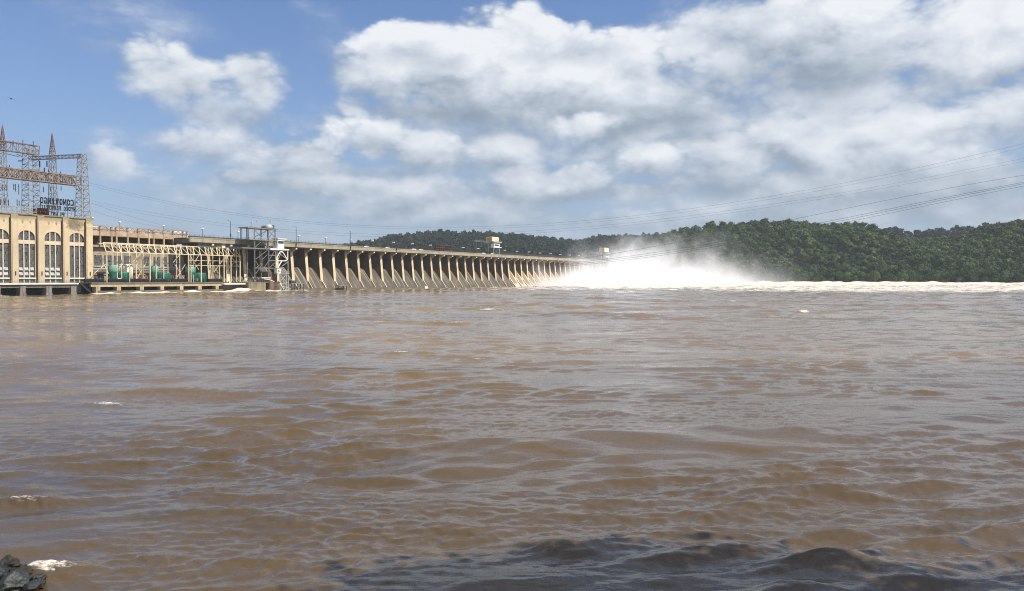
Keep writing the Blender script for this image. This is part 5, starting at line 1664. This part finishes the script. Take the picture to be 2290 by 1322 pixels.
# upper back beam at the far left
ab = Thing('upper_beam', 'uppermost lattice beam at the left edge with dark insulators standing on it', 'lattice beam', (U(40, BB), BB, ZR))
zu = Z(334, U(60, BB), BB)
mb = MB(); mb.lattice((U(0, BB) - 18, BB, zu), (U(87, BB), BB, zu), 3.2, 4.4, 13, 0.17, (0, 1, 0)); ab.part('truss', mb, m_rust)
mb = MB(); mb.bar((U(0, BB) - 18, BB - 1.8, zu + 2.1), (U(87, BB), BB - 1.8, zu + 2.1), 0.26); ab.part('red_rail', mb, m_redpaint)
strings(ab, [(33, 328, 315.5), (55, 325, 314), (78, 330, 316.5)], BB)
mb = MB(); mb.bar((U(44, BB), BB, Z(361, U(44, BB), BB)), (U(55, BB), BB, Z(360.5, U(55, BB), BB)), 0.26, 6); ab.part('spare_insulator', mb, m_black)
mb = MB(); mb.bar((U(10, BB), BB, Z(343, u9, BB)), (U(47, BB), BB, Z(347, u9, BB)), 0.16); mb.bar((U(35, BB), BB - 2, Z(343, u9, BB)), (U(48, BB), BB - 2, Z(347, u9, BB)), 0.2); ab.part('switch_arm', mb, m_darksteel)
# low busbar frame on the roof edge
bf = Thing('busbar_frame', 'low frame of busbars and insulators along the roof edge at far left', 'frame', (U(30, 8), 8, ZR))
mb = MB(); u0, u1 = U(0, 8) - 20, U(84, 8)
for zz in (Z(463, U(40, 8), 8), Z(472, U(40, 8), 8)): mb.box(u0, u1, 7.8, 8.1, zz - 0.2, zz + 0.2)
k = 16
for i in range(k + 1):
    x = u0 + (u1 - u0) * i / k; mb.bar((x, 8, ZR), (x, 8, Z(462, U(40, 8), 8)), 0.15)
    if i < k: mb.bar((x, 8, ZR), (x + (u1 - u0) / k, 8, Z(463, U(40, 8), 8)), 0.1)
bf.part('frame', mb, m_lattice)
strings(bf, [(3, 461, 446), (11, 461, 443), (15.5, 461, 444), (21, 461, 447), (40.5, 461, 446), (45, 461, 449), (51, 461, 449)], 8.0)
mb = MB(); mb.box(U(84, 14), U(109, 14), 13, 17, ZR, Z(466, U(95, 14), 14)); bf.part('red_cabinet', mb, simple('dark_red_cabinet', (0.16, 0.055, 0.04), 0.7, 0, 0.3, 0.5))

# ------------------------------------------------------------------ the letter sign, facing upstream, so read from behind
SGW = 9.0
sg = Thing('roof_sign', 'dark roof sign of letters on a thin frame, seen mirrored from behind', 'sign', (U(130, SGW), SGW, ZR))
m_letter = simple('black_letter', (0.030, 0.030, 0.034), 0.6, 0, 0.2, 0.8)
def letter_row(text, px0, px1, py0, py1):
    """letters face upstream: the first one stands at the right end as seen from the river"""
    u0, u1 = U(px0, SGW), U(px1, SGW)
    z0, z1 = Z(py1, U(130, SGW), SGW), Z(py0, U(130, SGW), SGW)
    n = len(text); cell = (u1 - u0) / n
    for i, ch in enumerate(text):
        if ch == ' ': continue
        cu_ = bpy.data.curves.new('letter', 'FONT')
        cu_.body = ch; cu_.size = 1.0; cu_.extrude = 0.10; cu_.offset = 0.03; cu_.resolution_u = 3
        tmp = bpy.data.objects.new('letter_tmp', cu_); COL.objects.link(tmp)
        dg = bpy.context.evaluated_depsgraph_get()
        me = bpy.data.meshes.new_from_object(tmp.evaluated_get(dg))
        bpy.data.objects.remove(tmp); bpy.data.curves.remove(cu_)
        co = np.empty(len(me.vertices) * 3, np.float32); me.vertices.foreach_get('co', co); co = co.reshape(-1, 3)
        mn, mx = co.min(0), co.max(0)
        wd = cell * (0.80 if ch not in 'I' else 0.30)
        x = (co[:, 0] - (mn[0] + mx[0]) / 2) / max(1e-6, mx[0] - mn[0]) * wd
        y = (co[:, 1] - mn[1]) / (mx[1] - mn[1]) * (z1 - z0)
        cc = u1 - (i + 0.5) * cell
        new = np.stack([cc - x - sg.o[0], SGW + co[:, 2] * 1.5 - sg.o[1], z0 + y - sg.o[2]], -1)
        me.vertices.foreach_set('co', new.astype(np.float32).ravel()); me.update()
        me.materials.clear(); me.materials.append(m_letter); me.name = 'letter'
        o = bpy.data.objects.new('letter', me); COL.objects.link(o); o.parent = sg.root
letter_row('CONOWINGO', 91, 167.5, 444, 458.5)
letter_row('HYDRO ELECTRIC', 93, 171, 461, 470.5)
letter_row('PLANT', 113, 146, 474.5, 484.5)
mb = MB()
for px in (93, 108, 123, 138, 153, 168):
    uu = U(px, SGW + 0.5); mb.bar((uu, SGW + 0.5, ZR), (uu, SGW + 0.5, Z(445, uu, SGW)), 0.09); mb.bar((uu, SGW + 4, ZR), (uu, SGW + 0.5, Z(452, uu, SGW)), 0.07)
for yy in (446, 457.5, 462, 470, 476, 484):
    zz = Z(yy, U(130, SGW), SGW); mb.bar((U(91, SGW), SGW + 0.5, zz), (U(170, SGW), SGW + 0.5, zz), 0.07)
sg.part('sign_frame', mb, m_darksteel)

# ------------------------------------------------------------------ floodlight on the power house corner
fl = Thing('floodlight', 'small white floodlight on the right roof corner of the power house', 'floodlight', (UEND + 0.6, 2, z_top))
mb = MB(); mb.bar((UEND - 0.5, 1.4, z_top + 0.5), (UEND + 0.6, 1.4, z_top + 1.0), 0.09); fl.part('bracket', mb, m_darksteel)
mb = MB(); mb.lathe((UEND + 1.0, 1.4, z_top + 0.7), [(0.25, 0), (0.62, 0.25), (0.62, 0.55), (0.2, 0.7)], 10); fl.part('lamp_head', mb, m_white, smooth=True)

# ------------------------------------------------------------------ power lines from the roof towers across the river
m_wire = simple('wire', (0.07, 0.075, 0.08), 0.6, 0.3, 0.1, 0.05)
def cable(pts_px, lab, r0, r1, Ya, Yb):
    """a hanging cable through photo directions, at real distances running from Ya to Yb"""
    P = np.array(pts_px, float)
    n = 60
    xs = np.linspace(P[0, 0], P[-1, 0], n)
    # smooth curve through the points
    k = min(3, len(P) - 1)
    co = np.polyfit(P[:, 0] / 1000.0, P[:, 1], k)
    ys = np.polyval(co, xs / 1000.0)
    mb = MB(); pts = []
    for i in range(n):
        # a straight line on the map: interpolate in 1/Y along the picture
        t = (xs[i] - xs[0]) / (xs[-1] - xs[0])
        Y = 1.0 / ((1 - t) / Ya + t / Yb)
        pts.append(world_at(xs[i], ys[i], Y))
    for i in range(n - 1):
        t = i / (n - 1)
        mb.bar(pts[i], pts[i + 1], r0 + (r1 - r0) * t, 4)
    o = mb.build('power_cable', m_wire, None, tuple(pts[0])); o.location = pts[0]
    return tag(o, lab, 'cable', 'power lines over the river')
cable([(200, 408), (430, 462), (600, 488), (820, 505), (1000, 508), (1200, 500), (1400, 485), (1700, 443), (2000, 388), (2290, 321), (2480, 275)], 'uppermost power line, rising to the upper right edge of the sky', 0.045, 0.085, 395, 640)
cable([(200, 414), (430, 466), (600, 491), (820, 509), (1000, 513), (1200, 506), (1400, 490), (1700, 449), (2000, 395), (2290, 329), (2480, 284)], 'second highest power line, close below the uppermost one', 0.035, 0.07, 398, 645)
cable([(205, 448), (400, 487), (600, 511), (800, 524), (1000, 525), (1200, 513), (1400, 499), (1700, 462), (2000, 411), (2290, 355), (2480, 315)], 'third power line, upper one of the middle pair', 0.035, 0.075, 402, 660)
cable([(205, 454), (400, 493), (600, 516), (800, 529), (1000, 530), (1200, 519), (1400, 505), (1700, 467), (2000, 417), (2290, 362), (2480, 322)], 'fourth power line, lower one of the middle pair', 0.035, 0.075, 404, 662)
cable([(1180, 592), (1330, 575), (1460, 559), (1600, 527), (1740, 488), (1900, 463), (2080, 433), (2290, 396), (2440, 368)], 'single power line between the middle pair and the bundle at the right edge', 0.14, 0.12, 880, 640)
cable([(1180, 597), (1330, 581), (1460, 566), (1640, 540), (1860, 488), (2050, 456), (2290, 410), (2440, 380)], 'upper power line of the dark bundle at the right edge', 0.17, 0.15, 880, 640)
cable([(1180, 599), (1330, 584), (1460, 569), (1640, 545), (1890, 489), (2080, 453), (2290, 412), (2440, 384)], 'middle power line of the dark bundle at the right edge', 0.17, 0.15, 885, 645)
cable([(1180, 602), (1330, 588), (1460, 573), (1640, 549), (1905, 491), (2080, 460), (2290, 416), (2440, 389)], 'lowest power line of the dark bundle at the right edge', 0.15, 0.13, 890, 650)
cable([(208, 455), (280, 480), (350, 500), (420, 518)], 'thin line running down from the roof towers over the frame building', 0.04, 0.04, 402, 470)
cable([(205, 470), (280, 493), (350, 507), (440, 522)], 'lowest thin line from the roof towers down to the dam', 0.04, 0.04, 402, 480)

# ------------------------------------------------------------------ a bird high at the left
m_bird = simple('bird_feathers', (0.05, 0.045, 0.04), 0.8, 0, 0.2, 3)
bt = bpy.data.objects.new('bird', None); COL.objects.link(bt)
bt.location = world_at(30, 223, 90); bt.rotation_euler = (0.2, 0.25, 0.9)
tag(bt, 'small dark bird gliding in the blue sky above the roof towers', 'bird')
mb = MB(); mb.lathe((0, 0, 0), [(0.01, -0.24), (0.05, -0.16), (0.075, 0), (0.055, 0.12), (0.04, 0.17), (0.045, 0.21), (0.01, 0.28)], 10)
mb.v = [(x, z, y) for x, y, z in mb.v]
mb.build('body', m_bird, bt, smooth=True)
for s in (-1, 1):
    wb = MB(); wb.add([(0.03 * s, 0.1, 0.02), (0.22 * s, 0.14, 0.08), (0.42 * s, 0.02, 0.05), (0.24 * s, -0.03, 0.06), (0.03 * s, -0.1, 0.02),
                       (0.03 * s, 0.1, 0.0), (0.22 * s, 0.14, 0.065), (0.42 * s, 0.02, 0.04), (0.24 * s, -0.03, 0.045), (0.03 * s, -0.1, 0.0)],
                      [(0, 1, 2, 3, 4), (9, 8, 7, 6, 5), (0, 5, 6, 1), (1, 6, 7, 2), (2, 7, 8, 3), (3, 8, 9, 4)])
    wb.build('wing', m_bird, bt)
tb_ = MB(); tb_.add([(-0.03, -0.2, 0), (0.03, -0.2, 0), (0.07, -0.4, 0.01), (-0.07, -0.4, 0.01), (-0.03, -0.2, 0.012), (0.03, -0.2, 0.012), (0.07, -0.4, 0.02), (-0.07, -0.4, 0.02)], [(3, 2, 1, 0), (4, 5, 6, 7), (0, 1, 5, 4), (2, 3, 7, 6)])
tb_.build('tail', m_bird, bt)

# ------------------------------------------------------------------ boulders at the near shore, lower left
def rock_mat(name, c, c2, wet):
    m, nt, b, out = new_mat(name)
    tc = nt.node('ShaderNodeTexCoord').outputs['Object']
    n = nt.noise(tc, 3.0, 8, 0.65); v = nt.noise(tc, 14.0, 5, 0.6)
    nt.put(b.inputs['Base Color'], nt.mix(nt.mapr(n, 0.35, 0.68), rgb(*c), rgb(*c2)))
    b.inputs['Roughness'].default_value = wet
    bp = nt.node('ShaderNodeBump'); bp.inputs['Strength'].default_value = 0.6; bp.inputs['Distance'].default_value = 0.06
    nt.put(bp.inputs['Height'], nt.m('ADD', n, nt.m('MULTIPLY', v, 0.4))); nt.put(b.inputs['Normal'], bp.outputs[0])
    return m
m_rock = [rock_mat('dark_grey_rock', (0.010, 0.011, 0.011), (0.032, 0.033, 0.032), 0.35), rock_mat('greenish_rock', (0.013, 0.017, 0.015), (0.034, 0.040, 0.034), 0.35), rock_mat('brown_debris_rock', (0.012, 0.010, 0.008), (0.034, 0.027, 0.020), 0.7)]
def boulder(px, py, Y, r, sq, mat, seed, lab, rough=0.32):
    b_ = bmesh.new(); bmesh.ops.create_icosphere(b_, subdivisions=5, radius=1.0)
    rr = random.Random(seed); off = Vector((rr.uniform(0, 50), rr.uniform(0, 50), rr.uniform(0, 50)))
    planes = [Vector((rr.gauss(0, 1), rr.gauss(0, 1), rr.gauss(0, 1))).normalized() for _ in range(9)]
    for v in b_.verts:
        d = v.co.normalized(); k = 1.0
        for p in planes:
            q = d.dot(p)
            if q > 0.55: k = min(k, 0.62 / q + 0.06)
        k += rough * 0.35 * mnoise.fractal(d * 1.6 + off, 1.0, 2.0, 5) + 0.03 * mnoise.noise(d * 9 + off)
        v.co = d * k
    me = bpy.data.meshes.new('boulder'); b_.to_mesh(me); b_.free(); me.materials.append(mat); me.shade_smooth()
    o = bpy.data.objects.new('boulder', me); COL.objects.link(o)
    o.location = world_at(px, py, Y); o.scale = (r, r * sq[0], r * sq[1]); o.rotation_euler = (rr.uniform(-.3, .3), rr.uniform(-.3, .3), rr.uniform(0, 6))
    tag(o, lab, 'rock', 'boulders at the lower left shore')
boulder(30, 1316, 19.2, 0.50, (0.9, 0.72), m_rock[1], 3, 'smooth greenish grey boulder at the bottom left corner')
boulder(76, 1306, 19.4, 0.25, (1.0, 0.85), m_rock[0], 4, 'small dark boulder nearest the white splash')
boulder(8, 1276, 20.0, 0.40, (0.9, 0.8), m_rock[2], 5, 'rough brown jagged boulder topmost at the left edge', 0.8)
boulder(42, 1284, 19.9, 0.28, (1.0, 0.7), m_rock[2], 6, 'rough dark brown boulder behind the greenish one', 0.8)
boulder(60, 1322, 18.9, 0.26, (1.1, 0.6), m_rock[0], 8, 'flat dark boulder at the bottom edge beside the greenish one')
boulder(-28, 1290, 19.6, 0.55, (1.0, 0.8), m_rock[0], 9, 'big dark boulder cut by the left edge')

# ------------------------------------------------------------------ white water thrown up below the open gates
def foam_heap():
    rng = np.random.default_rng(77)
    nu, nv = 300, 110
    us = np.linspace(338, 720, nu); vs_ = np.linspace(4.5, 190, nv)
    UU, VV = np.meshgrid(us, vs_)
    ramp = smooth(UU, 345, 440) * smooth(VV, 4.5, 16)
    hmax = 8.5 * np.exp(-((VV - 26) / 40) ** 2) + 5.5 * np.exp(-(VV / 120) ** 2)
    hgt = np.zeros_like(UU)
    for i in range(nv):
        for j in range(nu):
            p = (UU[i, j] * 0.045, VV[i, j] * 0.055, 1.7)
            n = mnoise.fractal(p, 0.9, 2.1, 5)
            n2 = abs(mnoise.noise((UU[i, j] * 0.13, VV[i, j] * 0.13, 9.0)))
            hgt[i, j] = 0.72 + 0.42 * n + 0.28 * n2
    hgt = hmax * ramp * np.clip(hgt, 0.1, 2.0)
    fade = 1 - smooth(VV, 110, 190)
    zz = -0.6 + 4.0 * ramp * fade * 0.5 + hgt * fade
    uu = UU + 1.5 * np.sin(VV * 0.2)
    X = P0[0] + uu * UX - VV * WX; Y = P0[1] + uu * UY - VV * WY
    m, nt, b, out = new_mat('white_water')
    tc = nt.node('ShaderNodeTexCoord').outputs['Object']
    n = nt.noise(tc, 0.22, 7, 0.65); n2 = nt.noise(tc, 1.0, 5, 0.6)
    nt.put(b.inputs['Base Color'], nt.mix(nt.mapr(n, 0.3, 0.6), rgb(0.80, 0.71, 0.56), rgb(0.90, 0.87, 0.80)))
    b.inputs['Roughness'].default_value = 0.95; b.inputs['Specular IOR Level'].default_value = 0.05
    bp = nt.node('ShaderNodeBump'); bp.inputs['Strength'].default_value = 0.8; bp.inputs['Distance'].default_value = 1.6
    nt.put(bp.inputs['Height'], nt.m('ADD', n, nt.m('MULTIPLY', n2, 0.4))); nt.put(b.inputs['Normal'], bp.outputs[0])
    o = np_mesh('foam', np.stack([X, Y, zz], -1).reshape(-1, 3), grid_faces(nv, nu), m, smooth=True)
    tag(o, kind='stuff')
foam_heap()

def spray():
    """the drifting cloud of spray: a real body of scattering droplets"""
    u0, u1, v0, v1, z1 = 330.0, 760.0, -6.0, 260.0, 72.0
    mb = MB(); mb.box(u0, u1, -v1, -v0, 0.5, z1)
    m = bpy.data.materials.new('drifting_spray'); m.use_nodes = True
    nt = NT(m.node_tree); m.node_tree.nodes.clear()
    out = nt.node('ShaderNodeOutputMaterial')
    vol = nt.node('ShaderNodeVolumePrincipled')
    vol.inputs['Color'].default_value = (0.97, 0.97, 0.98, 1); vol.inputs['Anisotropy'].default_value = 0.0
    tc = nt.node('ShaderNodeTexCoord').outputs['Object']       # object axes: along the dam, upstream, up, in metres
    x, y, z = nt.sep(tc)
    v = nt.m('MULTIPLY', y, -1.0)
    n = nt.noise(nt.com(x, y, nt.m('MULTIPLY', z, 0.8)), 0.026, 5, 0.62, 0.4)
    # height to which the spray reaches
    plume = nt.m('EXPONENT', nt.m('MULTIPLY', nt.m('POWER', nt.m('DIVIDE', nt.m('SUBTRACT', x, 580.0), 46.0), 2.0), -1.0))
    hs = nt.m('ADD', nt.m('MULTIPLY', nt.mapr(x, 350.0, 450.0), 4.5), 6.0)
    hs = nt.m('ADD', hs, nt.m('MULTIPLY', plume, 15.0))
    hs = nt.m('MULTIPLY', hs, nt.m('ADD', 0.30, nt.m('MULTIPLY', nt.mapr(n, 0.30, 0.74), 1.6)))
    hs = nt.m('MULTIPLY', hs, nt.mapr(v, 30.0, 240.0, 1.0, 0.6))
    fall = nt.m('EXPONENT', nt.m('MULTIPLY', nt.m('POWER', nt.m('DIVIDE', nt.m('MAXIMUM', z, 0.0), hs), 1.25), -1.0))
    env = nt.m('MULTIPLY', nt.mapr(x, 322.0, 356.0), nt.mapr(x, 750.0, 640.0))
    env = nt.m('MULTIPLY', env, nt.m('MULTIPLY', nt.mapr(v, 0.0, 14.0), nt.m('MULTIPLY', nt.mapr(v, 258.0, 150.0), nt.m('EXPONENT', nt.m('MULTIPLY', v, -0.013)))))
    d = nt.m('MULTIPLY', nt.m('MULTIPLY', fall, env), nt.m('MULTIPLY', nt.mapr(n, 0.22, 0.62), 0.14))
    edge = nt.mapr(z, 71.0, 58.0)
    nt.put(vol.inputs['Density'], nt.m('MULTIPLY', d, edge))
    m.node_tree.links.new(vol.outputs[0], out.inputs['Volume'])
    o = mb.build('spray', m, None, (0, 0, 0))
    o.location = dam(0, 0, 0); o.rotation_euler = (0, 0, ANG)
    tag(o, kind='stuff')
spray()

# ------------------------------------------------------------------ summer haze over the valley
def haze():
    mb = MB(); mb.box(-9800, 9800, -9800, 9800, -4.5, 190)
    m = bpy.data.materials.new('summer_haze'); m.use_nodes = True
    t = m.node_tree; t.nodes.clear()
    out = t.nodes.new('ShaderNodeOutputMaterial'); vol = t.nodes.new('ShaderNodeVolumePrincipled')
    vol.inputs['Color'].default_value = (0.80, 0.88, 1.0, 1); vol.inputs['Density'].default_value = HAZE_DENSITY
    t.links.new(vol.outputs[0], out.inputs['Volume'])
    o = mb.build('haze', m)
    tag(o, kind='stuff')
HAZE_DENSITY = 0.00006
haze()
